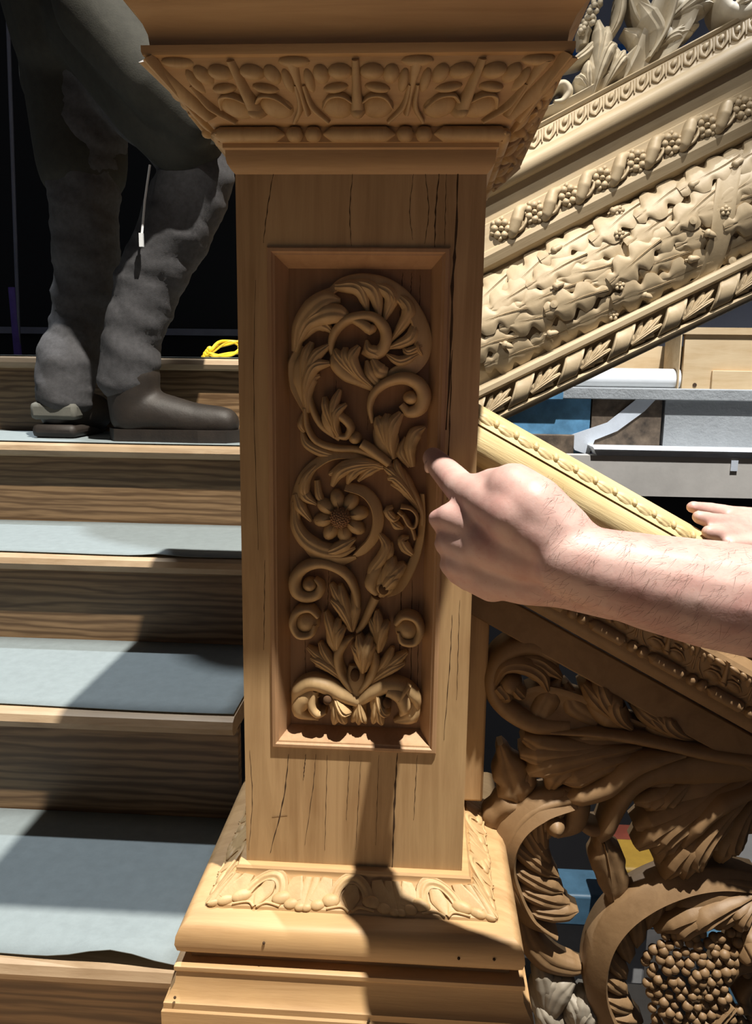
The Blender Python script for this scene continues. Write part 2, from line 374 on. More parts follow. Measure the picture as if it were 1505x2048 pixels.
# capital
CAPP = [(0, .858), (.0035, .862), (.0065, .8665), (.0075, .873), (.0075, .878), (.0095, .8795), (.0095, .8835), (.0125, .8835), (.0125, .8965), (.018, .8975), (.0205, .899), (.024, .903), (.033, .911), (.043, .919), (.051, .928), (.0575, .936), (.060, .9395),
        (.0645, .9405), (.0655, .943), (.0655, .948), (.0595, .950), (.0605, .958), (.065, .968), (.0715, .976), (.0755, .979), (.0765, .981), (.0765, .991), (.0775, .9935), (.078, .998), (.078, 1.004)]
m = MB(); square_loft(m, CAPP); capital = m.build('capital', PINEH, post, angle=28)
m = MB()
m.box((-.20, -.133, 1.004), (.198, .373, 1.05)); m.build('shadow_slab', PINEH, post, bevel=.006)  # unseen slab added above the capital to throw shade down the shaft
m = MB(); m.box((-.10, .02, 1.05), (.10, .22, 1.30)); m.build('upper_shaft', PINE, post, bevel=.004)
def band_surface(o0, z0, o1, z1, side):
    ln = math.hypot(o1-o0, z1-z0); nx, nz = (z1-z0)/ln, -(o1-o0)/ln       # outward normal in (o, z)
    om = .12+(o0+o1)/2
    def P(u, v, h):
        t = v/ln; o = o0+(o1-o0)*t+nx*h; z = z0+(z1-z0)*t+nz*h
        x = u*(.12+o)/om; y = -(.12+o)
        ca, sa = [(1, 0), (0, 1), (0, -1)][side]      # front, right, left
        X = x*ca-y*sa; Y = x*sa+y*ca
        return (X, Y+.12, z)
    return P, ln
def cap_motif(mb, P, c, hw, H):
    q = lambda a, b: (c+a*hw, b*H)
    for s in (1, -1):
        dome(mb, P, q(-.27*s, .80), .22*hw, .13*H, .0085); dome(mb, P, q(-.60*s, .76), .15*hw, .16*H, .0075)
        dome(mb, P, q(-.83*s, .66), .10*hw, .20*H, .0065); dome(mb, P, q(-.38*s, .555), .25*hw, .085*H, .008, rot=.15*s)
        dome(mb, P, q(-.40*s, .24), .33*hw, .20*H, .0065)
        strip(mb, P, [q(-.10*s, .34), q(-.28*s, .455), q(-.52*s, .42), q(-.70*s, .22)], [.03*hw, .04*hw, .04*hw, .02*hw], [.007, .009, .008, .005])
        strip(mb, P, [q(-.95*s, .60), q(-.90*s, .25), q(-.64*s, -.02)], [.035*hw, .05*hw, .035*hw], [.005, .0065, .004])
    strip(mb, P, [q(0, .98), q(0, .5), q(0, .2)], [.06*hw, .09*hw, .14*hw], [.005, .009, .010])
    dome(mb, P, q(0, .19), .16*hw, .12*H, .012)
    strip(mb, P, [q(1, .95), q(1, .5), q(1, .12)], [.10*hw, .04*hw, .05*hw], [.006, .005, .006])
for sd in range(3):
    P, H = band_surface(.0215, .8995, .0590, .9395, sd); m = MB()
    for c in (-.097, 0, .097): cap_motif(m, P, c, .0475, H)
    strip(m, P, [(-.150, H*.05), (-.157, H*.5), (-.162, H)], [.005, .008, .006], .006)
    strip(m, P, [(.150, H*.05), (.157, H*.5), (.162, H)], [.005, .008, .006], .006)
    for c in (-.048, .048, -.14, .14): dome(m, P, (c, H*.95), .013, .005, .006)
    m.build('leaf_carving', CARVE, capital)
def bead_row(mb, ends, r, pat):
    A, B = Vector(ends[0]), Vector(ends[1]); L = (B-A).length; d = (B-A)/L
    for a, b in pat:
        a, b = a*L, b*L; k = []; rr = []
        for i in range(9):
            t = i/8; e = min(t, 1-t)*(b-a); k.append(A+d*(a+(b-a)*t)); rr.append(r*math.sqrt(max(.02, min(1, 1-(1-min(1, e/(r*.9)))**2))))
        mb.tube(k, rr, 12)
PAT = [(-.02, .24), (.245, .305), (.31, .37), (.375, .625), (.63, .69), (.695, .755), (.76, 1.02)]
o = .1335
for (a, b) in (((-o, -.0135, .890), (o, -.0135, .890)), ((-o, -.0135, .890), (-o, .2535, .890)), ((o, -.0135, .890), (o, .2535, .890))):
    m = MB(); bead_row(m, (a, b), .0068, PAT); m.build('bead_and_reel', CARVE, capital)

# base
BASP = [(.0765, -.174), (.0765, .004), (.0745, .006), (.0745, .013), (.0725, .0145), (.0690, .020), (.0645, .030), (.0630, .042), (.0650, .0445), (.0650, .0490), (.0625, .0505), (.050, .0515), (.050, .0600), (.0575, .0615), (.0620, .066), (.0640, .074), (.0630, .083), (.0590, .091), (.0520, .0965), (.0430, .0995), (.0370, .1005),
        (.0360, .1035), (.0300, .1085), (.0220, .1135), (.0150, .1190), (.0105, .1245), (.0095, .1270), (.0095, .1305), (.0075, .1330), (0, .1335)]
m = MB(); square_loft(m, BASP); base_o = m.build('base_moulding', PINEH, post, angle=28)
def base_motif(mb, P, c, hw, H):
    q = lambda a, b: (c+a*hw, b*H)
    strip(mb, P, [q(-.40, .34), q(-.34, .66), q(-.19, .90), q(0, .97), q(.19, .90), q(.34, .66), q(.40, .34)], .125*hw, [.002, .003, .0036, .003, .002], prof='twin')
    for s in (1, -1):
        dome(mb, P, q(.45*s, .30), .21*hw, .21*H, .0042); dome(mb, P, q(.72*s, .15), .17*hw, .17*H, .0036); dome(mb, P, q(.93*s, .06), .12*hw, .13*H, .0032)
        strip(mb, P, [q(.62*s, .95), q(.66*s, .6), q(.78*s, .2)], [.12*hw, .2*hw, .16*hw], .0028, prof='tilt' if s > 0 else 'tiltr')
        strip(mb, P, [q(.90*s, .95), q(.90*s, .5), q(.93*s, .1)], [.10*hw, .12*hw, .12*hw], .0024)
        strip(mb, P, [q(.03*s, .0), q(.2*s, .13), q(.5*s, .05)], .03*hw, .0026)
    strip(mb, P, [q(0, .78), q(0, .4), q(0, .04)], [.14*hw, .2*hw, .06*hw], .0022)
for sd in range(3):
    P, H = band_surface(.0360, .1030, .0105, .1255, sd); m = MB()
    for c in (-.094, 0, .094): base_motif(m, P, c, .047, H)
    for s in (1, -1): strip(m, P, [(.139*s, H*.02), (.141*s, H*.5), (.142*s, H*.98)], .004, .003)
    m.build('leaf_carving', CARVE, base_o)
for (px, py, yy) in ((918, 1917, -.064), (989, 1919, -.064), (350, 1995, -.0755), (528, 1886, -.0645), (738, 2042, -.0765)):
    p = at(px, py, yy); m = MB(); m.ball(p, .0016, 8, 5); m.build('worm_hole', CRACK, base_o)

# panel carving, element by element
PP = plane_y(GY); SC = 3.7625; KP = .80/FPX/SC
U = conv(SC, 520, 520, .008); Lo = conv(SC, 520, 1000, .008)
def el(name, fn, mat=CARVE, parent=None):
    m = MB(); fn(m); return m.build(name, mat, parent or board, angle=55)
def S(F, pts, w, h, base=0, prof='round', **k): return lambda m: strip(m, PP, F(*pts), [x*KP*(1.22 if prof == 'leaf' else 1.08) for x in w] if isinstance(w, list) else w*KP, h, base, prof=prof, **k)
def Fr(F, b, tips, w, h, mid=None, base=0): return lambda m: frond(m, PP, F(b)[0], F(*tips), w*KP, h, F(mid)[0] if mid else None, base)
def Ac(F, pts, w, h, side, nl, reach, base=0, **k): return lambda m: acanthus(m, PP, F(*pts), w*KP, h, side, nl, reach*KP, base, **k)
def D(F, c, ru, rv, h, base=0, rot=0): return lambda m: dome(m, PP, F(c)[0], ru*KP, rv*KP, h, base, rot=rot)
def many(*fs):
    def g(m):
        for f in fs: f(m)
    return g
H1 = .012
el('scroll_stem', many(S(U, [(520, 225), (620, 170), (760, 150), (920, 175), (1060, 260), (1170, 400), (1225, 560), (1215, 700), (1140, 800), (1020, 860), (900, 930)], [20, 40, 50, 50, 52, 52, 60, 62, 60, 50, 30], [.006, .010, .012, .012, .012, .012, .012, .011, .010, .008, .006], prof='tiltr'),
   S(U, [(255, 660), (285, 480), (370, 340), (480, 255), (600, 195)], [22, 34, 40, 34, 16], [.007, .010, .011, .010, .006], prof='tiltr')))
for b, mid, tip, w in (((560, 195), (740, 215), (815, 395), 62), ((680, 165), (850, 230), (905, 445), 68), ((860, 180), (985, 270), (930, 460), 62), ((960, 210), (1010, 300), (985, 375), 34),
                       ((1040, 260), (1120, 390), (985, 615), 62), ((1170, 470), (1130, 590), (955, 665), 58), ((1225, 640), (1120, 690), (1075, 655), 40), ((1200, 700), (1060, 760), (945, 705), 46), ((1225, 720), (1190, 660), (1183, 580), 22)):
    el('acanthus_leaf', S(U, [b, mid, tip], [w*.34, w*.62, w*.70, w*.52, w*.12], [.008, .013, .014, .011, .006], .001, 'leaf'))
el('acanthus_leaf', many(S(U, [(258, 690), (300, 500), (400, 370), (500, 300), (600, 300)], [24, 50, 70, 62, 14], [.008, .014, .016, .014, .007], .001, 'leaf'),
   S(U, [(280, 620), (360, 480), (500, 410), (600, 405), (668, 428)], [20, 42, 60, 56, 16], [.008, .013, .016, .014, .007], .003, 'leaf'), S(U, [(300, 600), (400, 500), (480, 490), (545, 545)], [18, 30, 38, 12], [.007, .011, .011, .006], .001, 'leaf')))
el('inner_scroll', many(S(U, [(545, 740), (530, 640), (560, 540), (640, 455), (740, 425), (850, 430), (930, 500), (950, 590), (920, 670), (850, 705), (770, 680)], [14, 24, 30, 34, 36, 38, 40, 42, 44, 46, 26], [.006, .010, .012, .014, .015, .015, .015, .014, .012, .010, .006], .001, 'round'),
   S(U, [(690, 445), (770, 480), (830, 520), (850, 490)], [22, 34, 40, 20], [.010, .014, .016, .012], .003, 'round'), D(U, (838, 510), 42, 36, .016), S(U, [(900, 700), (820, 670), (800, 600)], [40, 36, 8], [.010, .012, .006], .002, 'leaf')))
el('acanthus_leaf', Fr(U, (850, 962), [(552, 670), (640, 655), (745, 645)], 78, .014, (650, 810), .001))
el('acanthus_leaf', many(S(U, [(560, 690), (570, 780), (660, 870), (850, 965)], [24, 46, 50, 14], [.008, .013, .012, .006], .001, 'round')))
el('acanthus_leaf', many(S(U, [(890, 930), (830, 850), (800, 755)], [30, 44, 12], [.008, .012, .007], .001, 'leaf'), S(U, [(960, 850), (900, 830), (845, 745)], [32, 50, 18], [.008, .013, .008], .002, 'leaf')))
el('acanthus_leaf', many(Fr(U, (345, 1130), [(385, 615), (515, 640), (525, 775)], 78, .015, (310, 830), .001), S(U, [(350, 1150), (350, 1000), (390, 890), (445, 868)], [20, 34, 36, 10], [.008, .012, .011, .006], .002, 'leaf'),
   S(U, [(350, 1160), (275, 960), (258, 780), (300, 640)], [20, 46, 46, 20], [.008, .013, .012, .007], 0, 'tilt')))
el('scroll_stem', many(S(U, [(380, 900), (365, 1020), (400, 1150), (470, 1260), (600, 1350)], [20, 22, 24, 26, 24], [.008, .010, .011, .010, .009]), S(U, [(335, 1120), (350, 1260), (420, 1370), (560, 1420), (720, 1430), (860, 1480), (1000, 1570), (1120, 1690), (1215, 1880), (1225, 2000)], [16, 20, 24, 26, 26, 28, 28, 26, 24, 22], .011)))
el('scroll_tie', S(U, [(762, 1385), (850, 1440), (975, 1535)], [34, 40, 34], .017, 0, 'round'))
el('acanthus_leaf', many(Fr(U, (600, 1345), [(480, 1030), (600, 975), (645, 1085)], 62, .016, (520, 1200), .002)))
el('curl', many(S(U, [(560, 1340), (530, 1240), (560, 1170), (620, 1190), (680, 1260), (650, 1330), (590, 1330)], [16, 24, 28, 30, 30, 26, 20], [.010, .014, .016, .016, .015, .013, .012], .001), D(U, (712, 1345), 52, 50, .015)))
el('curl', many(S(U, [(845, 1230), (825, 1110), (860, 1000), (960, 920), (1090, 890), (1195, 935), (1235, 1030), (1200, 1120), (1120, 1145), (1065, 1090)], [14, 22, 30, 36, 44, 50, 56, 50, 40, 26], [.007, .011, .013, .015, .017, .018, .018, .016, .013, .010], .001), D(U, (1140, 1040), 66, 56, .018), ))
el('acanthus_leaf', Fr(U, (1005, 1500), [(880, 1180), (960, 1160), (1065, 1150)], 95, .016, (945, 1330), .001))
el('acanthus_leaf', many(S(U, [(1130, 1560), (1065, 1450), (1092, 1335)], [16, 36, 8], [.007, .012, .006], .001, 'leaf'), S(U, [(1150, 1560), (1130, 1420), (1170, 1310), (1245, 1260)], [18, 40, 44, 10], [.008, .014, .013, .006], .002, 'leaf')))
el('acanthus_leaf', many(Fr(U, (1205, 1880), [(1015, 1505), (930, 1560), (960, 1650)], 60, .014, (1060, 1640), .001), S(U, [(1215, 1900), (1110, 1750), (985, 1690)], [20, 36, 10], [.008, .011, .006], .001, 'leaf')))
el('acanthus_leaf', many(S(U, [(330, 1300), (300, 1240), (325, 1130)], [14, 24, 6], [.006, .009, .004], 0, 'leaf'), S(U, [(560, 1480), (440, 1440), (340, 1380), (300, 1270)], [20, 34, 28, 8], [.007, .011, .009, .004], 0, 'leaf')))
el('acanthus_leaf', many(S(U, [(930, 1560), (780, 1530), (640, 1560), (515, 1620)], [18, 34, 42, 12], [.009, .013, .014, .007], .002, 'leaf'), S(U, [(900, 1540), (720, 1550), (600, 1600), (540, 1705)], [18, 34, 40, 14], [.009, .014, .015, .008], .003, 'leaf'),
   S(U, [(900, 1545), (760, 1570), (690, 1620), (655, 1690)], [16, 30, 34, 10], [.009, .013, .014, .007], .002, 'leaf'), S(U, [(910, 1560), (820, 1590), (735, 1670)], [16, 34, 10], [.008, .012, .007], .001, 'leaf')))
el('scroll_stem', many(S(U, [(900, 1550), (720, 1480), (560, 1470), (430, 1530), (320, 1640), (265, 1790), (258, 1900), (275, 2020), (330, 2110)], [20, 30, 34, 36, 36, 34, 34, 30, 16], [.009, .010, .011, .011, .010, .010, .010, .009, .006], 0, 'tilt'),
   S(U, [(420, 1550), (345, 1640), (330, 1740), (350, 1810)], [16, 32, 32, 10], [.008, .013, .013, .007], .002, 'leaf')))
# lower scroll round the flower
el('scroll_stem', S(Lo, [(640, -95), (780, -55), (865, 40), (890, 170), (850, 300), (770, 390), (700, 440)], [30, 36, 38, 40, 38, 34, 14], [.010, .012, .013, .013, .012, .010, .006], 0, 'tiltr'))
el('acanthus_leaf', many(S(Lo, [(250, 20), (265, 190), (340, 310), (470, 385), (600, 400), (715, 370)], [16, 36, 48, 52, 44, 10], [.007, .012, .013, .013, .011, .005], .001, 'leaf'), S(Lo, [(300, 330), (420, 440), (570, 475), (720, 445)], [14, 34, 46, 14], [.007, .011, .012, .006], 0, 'tilt'),
   S(Lo, [(470, 410), (560, 380), (640, 340), (715, 300)], [16, 36, 40, 10], [.008, .014, .014, .007], .002, 'leaf')))
el('acanthus_leaf', many(S(Lo, [(262, -40), (300, 60), (380, 170)], [22, 36, 10], [.008, .013, .006], .001, 'leaf'), S(Lo, [(300, -120), (340, -20), (420, 40)], [20, 36, 10], [.008, .013, .006], .001, 'leaf'), S(Lo, [(420, -140), (440, -20), (490, 40)], [18, 26, 8], [.006, .009, .005], 0, 'leaf')))
def flower(m):
    c = np.array(Lo((605, 135))[0])
    for k in range(8):
        a = 2*PI*k/8+.2; d = np.array([math.cos(a), math.sin(a)])
        p = [c+d*60*KP, c+d*130*KP, c+d*205*KP]
        dome(m, PP, c+d*135*KP, 88*KP, 60*KP, .012, .001, rot=a); strip(m, PP, [c+d*70*KP, c+d*190*KP], [7*KP, 5*KP], [.015, .011], 0, n=8, m=5)
fl = el('flower', flower)
def fcen(m):
    c = Lo((605, 135))[0]; dome(m, PP, c, 86*KP, 86*KP, .012, .008)
    for k in range(60):
        rr = 78*KP*math.sqrt((k+.5)/60); a = k*2.39996
        hh = .008+.012*math.sqrt(max(0, 1-(rr/(86*KP))**2)); dome(m, PP, (c[0]+rr*math.cos(a), c[1]+rr*math.sin(a)), 9*KP, 9*KP, .0012, hh-.0002, hh-.003, n=7, m=3)
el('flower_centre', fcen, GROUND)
el('scroll_stem', S(Lo, [(1222, -40), (1225, 150), (1200, 340), (1140, 510), (1050, 660), (950, 720)], [18, 24, 28, 34, 36, 24], [.010, .011, .012, .012, .012, .010], 0, 'tilt'))
el('acanthus_leaf', many(Fr(Lo, (900, 735), [(1005, 435), (1095, 490), (1060, 575)], 95, .016, (960, 600), .001), S(Lo, [(880, 720), (835, 640), (880, 530), (940, 470)], [26, 50, 44, 12], [.010, .014, .012, .006], .001, 'round'), D(Lo, (935, 665), 92, 78, .015)))
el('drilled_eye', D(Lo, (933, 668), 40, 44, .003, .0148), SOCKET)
el('acanthus_leaf', many(S(Lo, [(840, 690), (850, 540), (920, 440), (950, 350), (890, 255)], [20, 36, 38, 34, 10], [.008, .012, .013, .012, .006], .001, 'leaf'), S(Lo, [(940, 470), (975, 400), (990, 330)], [18, 32, 8], [.008, .012, .006], .001, 'leaf'), S(Lo, [(1150, 420), (1100, 370), (1070, 310), (1120, 290)], [18, 36, 30, 8], [.008, .012, .011, .006], .001, 'leaf')))
el('knotted_stem', many(S(Lo, [(1040, 90), (1105, 150), (1150, 230), (1170, 300)], 15, .012, .002), S(Lo, [(1060, 55), (1140, 70), (1185, 130), (1165, 205), (1120, 190), (1075, 110)], 15, .013, .003), S(Lo, [(1000, 60), (960, 90), (1010, 150), (1050, 130)], [10, 28, 28, 8], [.008, .012, .012, .006], 0, 'leaf'), S(Lo, [(980, 160), (1030, 200), (1080, 225)], [8, 30, 8], [.008, .012, .006], 0, 'leaf')))
el('curl', many(S(Lo, [(700, 990), (728, 850), (720, 720), (670, 600), (580, 525), (460, 485), (340, 510), (265, 590), (270, 690), (345, 735), (430, 715), (455, 650), (410, 600)], [16, 24, 30, 34, 36, 38, 42, 46, 48, 46, 40, 30, 14], [.008, .010, .011, .012, .013, .014, .016, .017, .017, .016, .015, .014, .010], .001), D(Lo, (370, 650), 66, 62, .016)))
el('acanthus_leaf', many(Fr(Lo, (690, 1000), [(530, 640), (600, 650), (530, 755)], 72, .014, (640, 820), .001), S(Lo, [(690, 1000), (715, 830), (690, 705)], [18, 38, 10], [.008, .012, .006], .001, 'leaf')))
for cx, cy, sgn in ((345, 925, -1), (1115, 980, 1)):
    el('curl', many(D(Lo, (cx, cy), 108, 112, .019), S(Lo, [(cx-95*sgn, cy-40), (cx-30*sgn, cy-105), (cx+60*sgn, cy-85), (cx+95*sgn, cy), (cx+50*sgn, cy+85), (cx-40*sgn, cy+80), (cx-70*sgn, cy+10)], [22, 30, 32, 32, 32, 30, 16], [.013, .017, .019, .020, .020, .019, .016], .002)))
el('acanthus_leaf', Fr(Lo, (585, 1180), [(488, 850), (595, 900), (640, 960)], 72, .014, (560, 1040), .001))
el('acanthus_leaf', Fr(Lo, (890, 1160), [(825, 900), (880, 840), (970, 930)], 72, .014, (895, 1010), .001))
el('scroll_tie', S(Lo, [(870, 745), (825, 840), (780, 940), (730, 1010)], [34, 32, 28, 20], [.013, .012, .011, .009]))
el('acanthus_leaf', Fr(Lo, (665, 1410), [(350, 1125), (445, 1085), (375, 1200), (410, 1260)], 72, .013, (540, 1250)))
el('acanthus_leaf', Fr(Lo, (800, 1420), [(1000, 1125), (1110, 1160), (1090, 1240), (1040, 1290)], 72, .013, (920, 1290)))
el('central_leaf', many(S(Lo, [(690, 1450), (610, 1320), (585, 1190), (630, 1090), (700, 1040)], [26, 34, 36, 34, 10], [.012, .014, .015, .014, .008], .001), S(Lo, [(750, 1450), (830, 1350), (870, 1230), (850, 1110)], [26, 34, 34, 12], [.012, .014, .014, .008], .001), S(Lo, [(715, 1480), (720, 1380), (715, 1260)], [60, 90, 50], [.012, .012, .008])))
el('central_leaf', Fr(Lo, (775, 1300), [(692, 1095), (742, 1015), (835, 1020), (868, 1085)], 78, .017, (780, 1160), .005))
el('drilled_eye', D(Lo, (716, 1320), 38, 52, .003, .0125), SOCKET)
el('acanthus_leaf', many(S(Lo, [(740, 1530), (620, 1470), (500, 1400), (380, 1380), (290, 1440), (250, 1540)], [40, 62, 64, 60, 56, 20], [.013, .018, .020, .019, .016, .010], .002, 'round'), S(Lo, [(420, 1440), (330, 1500), (300, 1600), (440, 1665)], [60, 72, 60, 12], [.016, .018, .016, .008], .001, 'round'), S(Lo, [(420, 1430), (395, 1540), (440, 1600), (500, 1590)], [30, 40, 40, 20], [.016, .019, .019, .014], .003, 'round')))
el('acanthus_leaf', Fr(Lo, (560, 1450), [(555, 1695), (645, 1685), (690, 1600)], 72, .020, (590, 1560), .002))
el('acanthus_leaf', Fr(Lo, (745, 1480), [(690, 1690), (742, 1705), (800, 1690)], 60, .015, (742, 1580)))
el('acanthus_leaf', many(S(Lo, [(745, 1530), (850, 1450), (960, 1400), (1080, 1420), (1170, 1500), (1190, 1600)], [40, 60, 62, 60, 50, 16], [.013, .017, .019, .018, .015, .009], .001, 'round'), Fr(Lo, (880, 1430), [(850, 1690), (920, 1695), (980, 1610)], 66, .019, (890, 1560), .002), S(Lo, [(960, 1430), (1060, 1470), (1090, 1560), (1060, 1615)], [50, 62, 50, 16], [.018, .021, .020, .014], .003, 'round'), S(Lo, [(1170, 1520), (1130, 1640), (1010, 1690)], [40, 60, 14], [.012, .013, .006], 0, 'leaf')))
el('broken_stub', S(Lo, [(1050, 1490), (1090, 1430), (1128, 1380)], [24, 20, 17], [.022, .023, .022], .002))
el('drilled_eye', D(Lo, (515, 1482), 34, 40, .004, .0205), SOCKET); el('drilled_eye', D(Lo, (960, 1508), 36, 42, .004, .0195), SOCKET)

# ------------------------------------------------------------------ lower balustrade: handrail and pierced panel going down to the right
bal = empty('balustrade', (.13, .11, -.2), 'carved balustrade sloping down rightwards from the post, with pierced leaf panel', 'balustrade')
def sloped(mb, prof, x0, x1, slope, ycap=True):     # profile of (y, z0) swept along x at a slope
    mb.grid([[(x, y, z0+slope*x) for y, z0 in prof] for x in (x0, x1)], True, True)
s2 = -.54
def bz(px, py, y): p = at(px, py, y); return p[2]-s2*p[0]
YR = .088
zt = bz(955, 806, YR+.02); z1 = bz(955, 820, YR+.012); z2 = bz(955, 846, YR+.006); z3 = bz(955, 925, YR)
zA, zB = bz(1300, 1316, .085), bz(1300, 1343, .085); z4 = bz(1300, 1343, .10); z5 = z4-.055
m = MB()
prof = [(.20, zt-.02), (.192, zt-.004), (.18, zt), (YR+.030, zt), (YR+.020, zt-.004), (YR+.017, z1), (YR+.0145, z1-.002), (YR+.006, z2+.003), (YR+.004, z2)]
tc = (YR+.012, (z2+z3)/2-.003); tr = (z2-z3)/2+.002
prof += [(tc[0]-tr*math.sin(a)*.85, tc[1]+tr*math.cos(a)) for a in np.linspace(.15, PI-.15, 12)]
prof += [(YR+.03, z3-.004), (YR+.034, z3-.02), (YR+.034, zA+.070), (.24-YR+.01, zA+.070), (.24-YR, z3), (.20, z3+.02)]
sloped(m, prof, .1225, .60, s2); rail = m.build('handrail', RAILM, bal, angle=35)
# leaf strip on the handrail
m = MB(); zl = (z1+z2)/2
P = lambda u, v, h: (u, YR+.0125-h-.5*(zl-(v-s2*u))*.6, v)
for k in range(19):
    x = .135+k*.0225; z = zl+s2*x
    strip(m, P, [(x-.010, z+.0075), (x, z+.001), (x+.010, z-.009)], [.002, .0055, .006, .002], [.003, .0068, .006, .002], prof='leaf', n=12)
    dome(m, P, (x+.0125, z-.003), .004, .0055, .006)
    strip(m, P, [(x-.004, z+.0075), (x+.006, z+.0015), (x+.015, z-.003)], [.001, .0025, .001], [.002, .004, .001], n=8)
m.build('leaf_strip', RAILM, rail)
# mouldings below the rail
m = MB()
prof = [(.165, zA+.075), (YR+.020, zA+.072), (YR+.004, zA+.06), (YR-.012, zA+.052), (YR-.015, zA+.046), (YR-.010, zA+.030), (YR-.002, zA+.014), (YR-.001, zA+.010), (YR+.001, zA+.008), (YR+.001, zA-.004), (YR+.004, zA-.005), (YR+.004, zA-.010), (YR+.006, zA-.016), (YR+.012, zA-.024), (.165, zA-.024)]
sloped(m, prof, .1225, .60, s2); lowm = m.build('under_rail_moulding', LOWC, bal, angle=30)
m = MB(); ca = math.cos(SL2); A = Vector((.12, YR-.001, zA+.002+s2*.12)); d = Vector((ca, 0, s2*ca))
t = 0.0
while t < .50:
    for ln in (.052, .0135, .0135):
        bead_row(m, (A+d*t, A+d*(t+ln)), .0072, [(.02, .98)]); t += ln
m.build('bead_and_reel', LOWC, lowm)
m = MB(); P = lambda u, v, h: (u*ca, YR+.002-h*.8-.45*(v), zA+.011+v+s2*u*ca)
for k in range(6):
    c = .17+k*.075
    cap_motif(m, P, c, .036, .038)
m.build('leaf_carving', LOWC, lowm)
# fascia, stile, bottom rail
m = MB(); sloped(m, [(.128, z4-.014), (.128, z5-.004), (.175, z5-.004), (.175, z4-.014)], .1225, .60, s2); m.build('panel_top_rail', LOWC, bal, bevel=.002)
xa, xb = at(936, 1500, .135)[0], at(970, 1500, .135)[0]
m = MB(); m.box((.1215, .135, .139), (xb, .180, z5+s2*xb+.035)); m.build('panel_stile', PINE, bal, bevel=.003)
zbot = -.12
m = MB(); sloped(m, [(.07, zbot-.10), (.07, zbot+.02), (.09, zbot+.035), (.16, zbot+.035), (.17, zbot-.10)], .20, .60, s2); m.build('panel_bottom_rail', LOWC, bal, bevel=.003)
# pierced scroll carving
PB = plane_y(.158); SB = 2.3587; KB = .95/FPX/SB; BL = conv(SB, 900, 1180, .150); SKB = -.016
def bs(pts, w, h, base=0, prof='round', **k): return lambda m: strip(m, PB, BL(*pts), [x*KB for x in w] if isinstance(w, list) else w*KB, h, base, SKB, prof, **k)
def bf(b, tips, w, h, mid=None, base=0): return lambda m: frond(m, PB, BL(b)[0], BL(*tips), w*KB, h, BL(mid)[0] if mid else None, base, SKB)
def ba(pts, w, h, side, nl, reach, base=0, **k): return lambda m: acanthus(m, PB, BL(*pts), w*KB, h, side, nl, reach*KB, base, SKB, **k)
def bd(c, ru, rv, h, base=0, rot=0): return lambda m: dome(m, PB, BL(c)[0], ru*KB, rv*KB, h, base, SKB, rot)
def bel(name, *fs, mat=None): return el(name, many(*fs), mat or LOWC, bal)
bel('volute', bs([(560, 640), (400, 625), (280, 560), (205, 470), (200, 370), (260, 285), (370, 245), (470, 290), (500, 360)], [40, 50, 52, 46, 44, 50, 56, 50, 16], [.018, .022, .024, .026, .028, .030, .030, .026, .016], .002),
    bd((275, 430), 72, 76, .034), bs([(205, 420), (250, 340), (340, 330), (420, 380), (460, 465)], [24, 40, 50, 46, 12], [.026, .034, .036, .030, .016], .004, 'leaf'), bs([(300, 300), (400, 310), (470, 360), (525, 408)], [24, 40, 40, 12], [.026, .032, .028, .016], .002, 'leaf'), bs([(220, 430), (260, 480), (210, 502)], [40, 40, 12], [.03, .034, .02], .002, 'leaf'), bs([(290, 430), (330, 470), (350, 490)], [36, 36, 12], [.03, .034, .02], .002, 'leaf'))
bel('acanthus_leaf', bs([(250, 560), (420, 530), (600, 570), (800, 640), (1000, 690)], [40, 100, 95, 70, 40], [.014, .020, .022, .022, .020], 0, 'hollow'), bs([(420, 600), (470, 500), (520, 420)], [60, 60, 14], [.016, .018, .010], 0, 'leaf'), bs([(700, 610), (590, 540), (545, 440)], [60, 60, 14], [.016, .018, .010], 0, 'leaf'))
bel('acanthus_leaf', bf((850, 640), [(625, 430), (690, 395), (800, 470)], 85, .030, (730, 540), .004))
bel('acanthus_leaf', bf((1150, 690), [(855, 520), (930, 545), (1015, 545)], 80, .028, (1000, 630), .003), bs([(1427, 760), (1250, 700), (1080, 640)], [60, 60, 20], [.022, .026, .016], .002, 'leaf'), bs([(1427, 770), (1300, 680), (1180, 610)], [60, 50, 14], [.02, .024, .012], 0, 'leaf'))
bel('leaf_rib', bs([(470, 655), (700, 655), (950, 690), (1200, 740), (1480, 780)], [14, 26, 34, 40, 46], [.018, .026, .030, .032, .032], .004))
bel('acanthus_leaf', bf((900, 730), [(345, 690), (330, 765), (365, 850), (470, 935)], 105, .026, (560, 760), .002), bs([(1100, 720), (850, 720), (650, 740), (480, 720)], [40, 80, 80, 30], [.02, .026, .024, .014], .001, 'hollow'))
bel('acanthus_leaf', bs([(1090, 745), (950, 765), (830, 810), (720, 900), (600, 950), (520, 960)], [24, 44, 56, 60, 50, 14], [.026, .036, .038, .036, .030, .016], .004, 'round'), bs([(900, 770), (720, 800), (590, 860), (510, 880)], [30, 60, 66, 20], [.022, .030, .030, .018], .003, 'leaf'))
bel('scroll_stem', bs([(1427, 830), (1150, 830), (960, 850), (850, 910), (780, 1010), (735, 1110), (700, 1160)], [90, 90, 60, 48, 46, 44, 30], [.022, .024, .026, .028, .028, .026, .020], .002), bs([(740, 1120), (660, 1120), (590, 1080)], [36, 34, 20], [.022, .022, .016], 0))
bel('pendant_leaf', bs([(710, 1150), (740, 1260), (775, 1390), (770, 1515)], [24, 80, 95, 60, 8], [.018, .022, .020, .016, .008], 0, 'leaf', lob=.22, nl=3), bs([(720, 1170), (745, 1290), (775, 1480)], [6, 7, 3], [.021, .021, .012], .001))
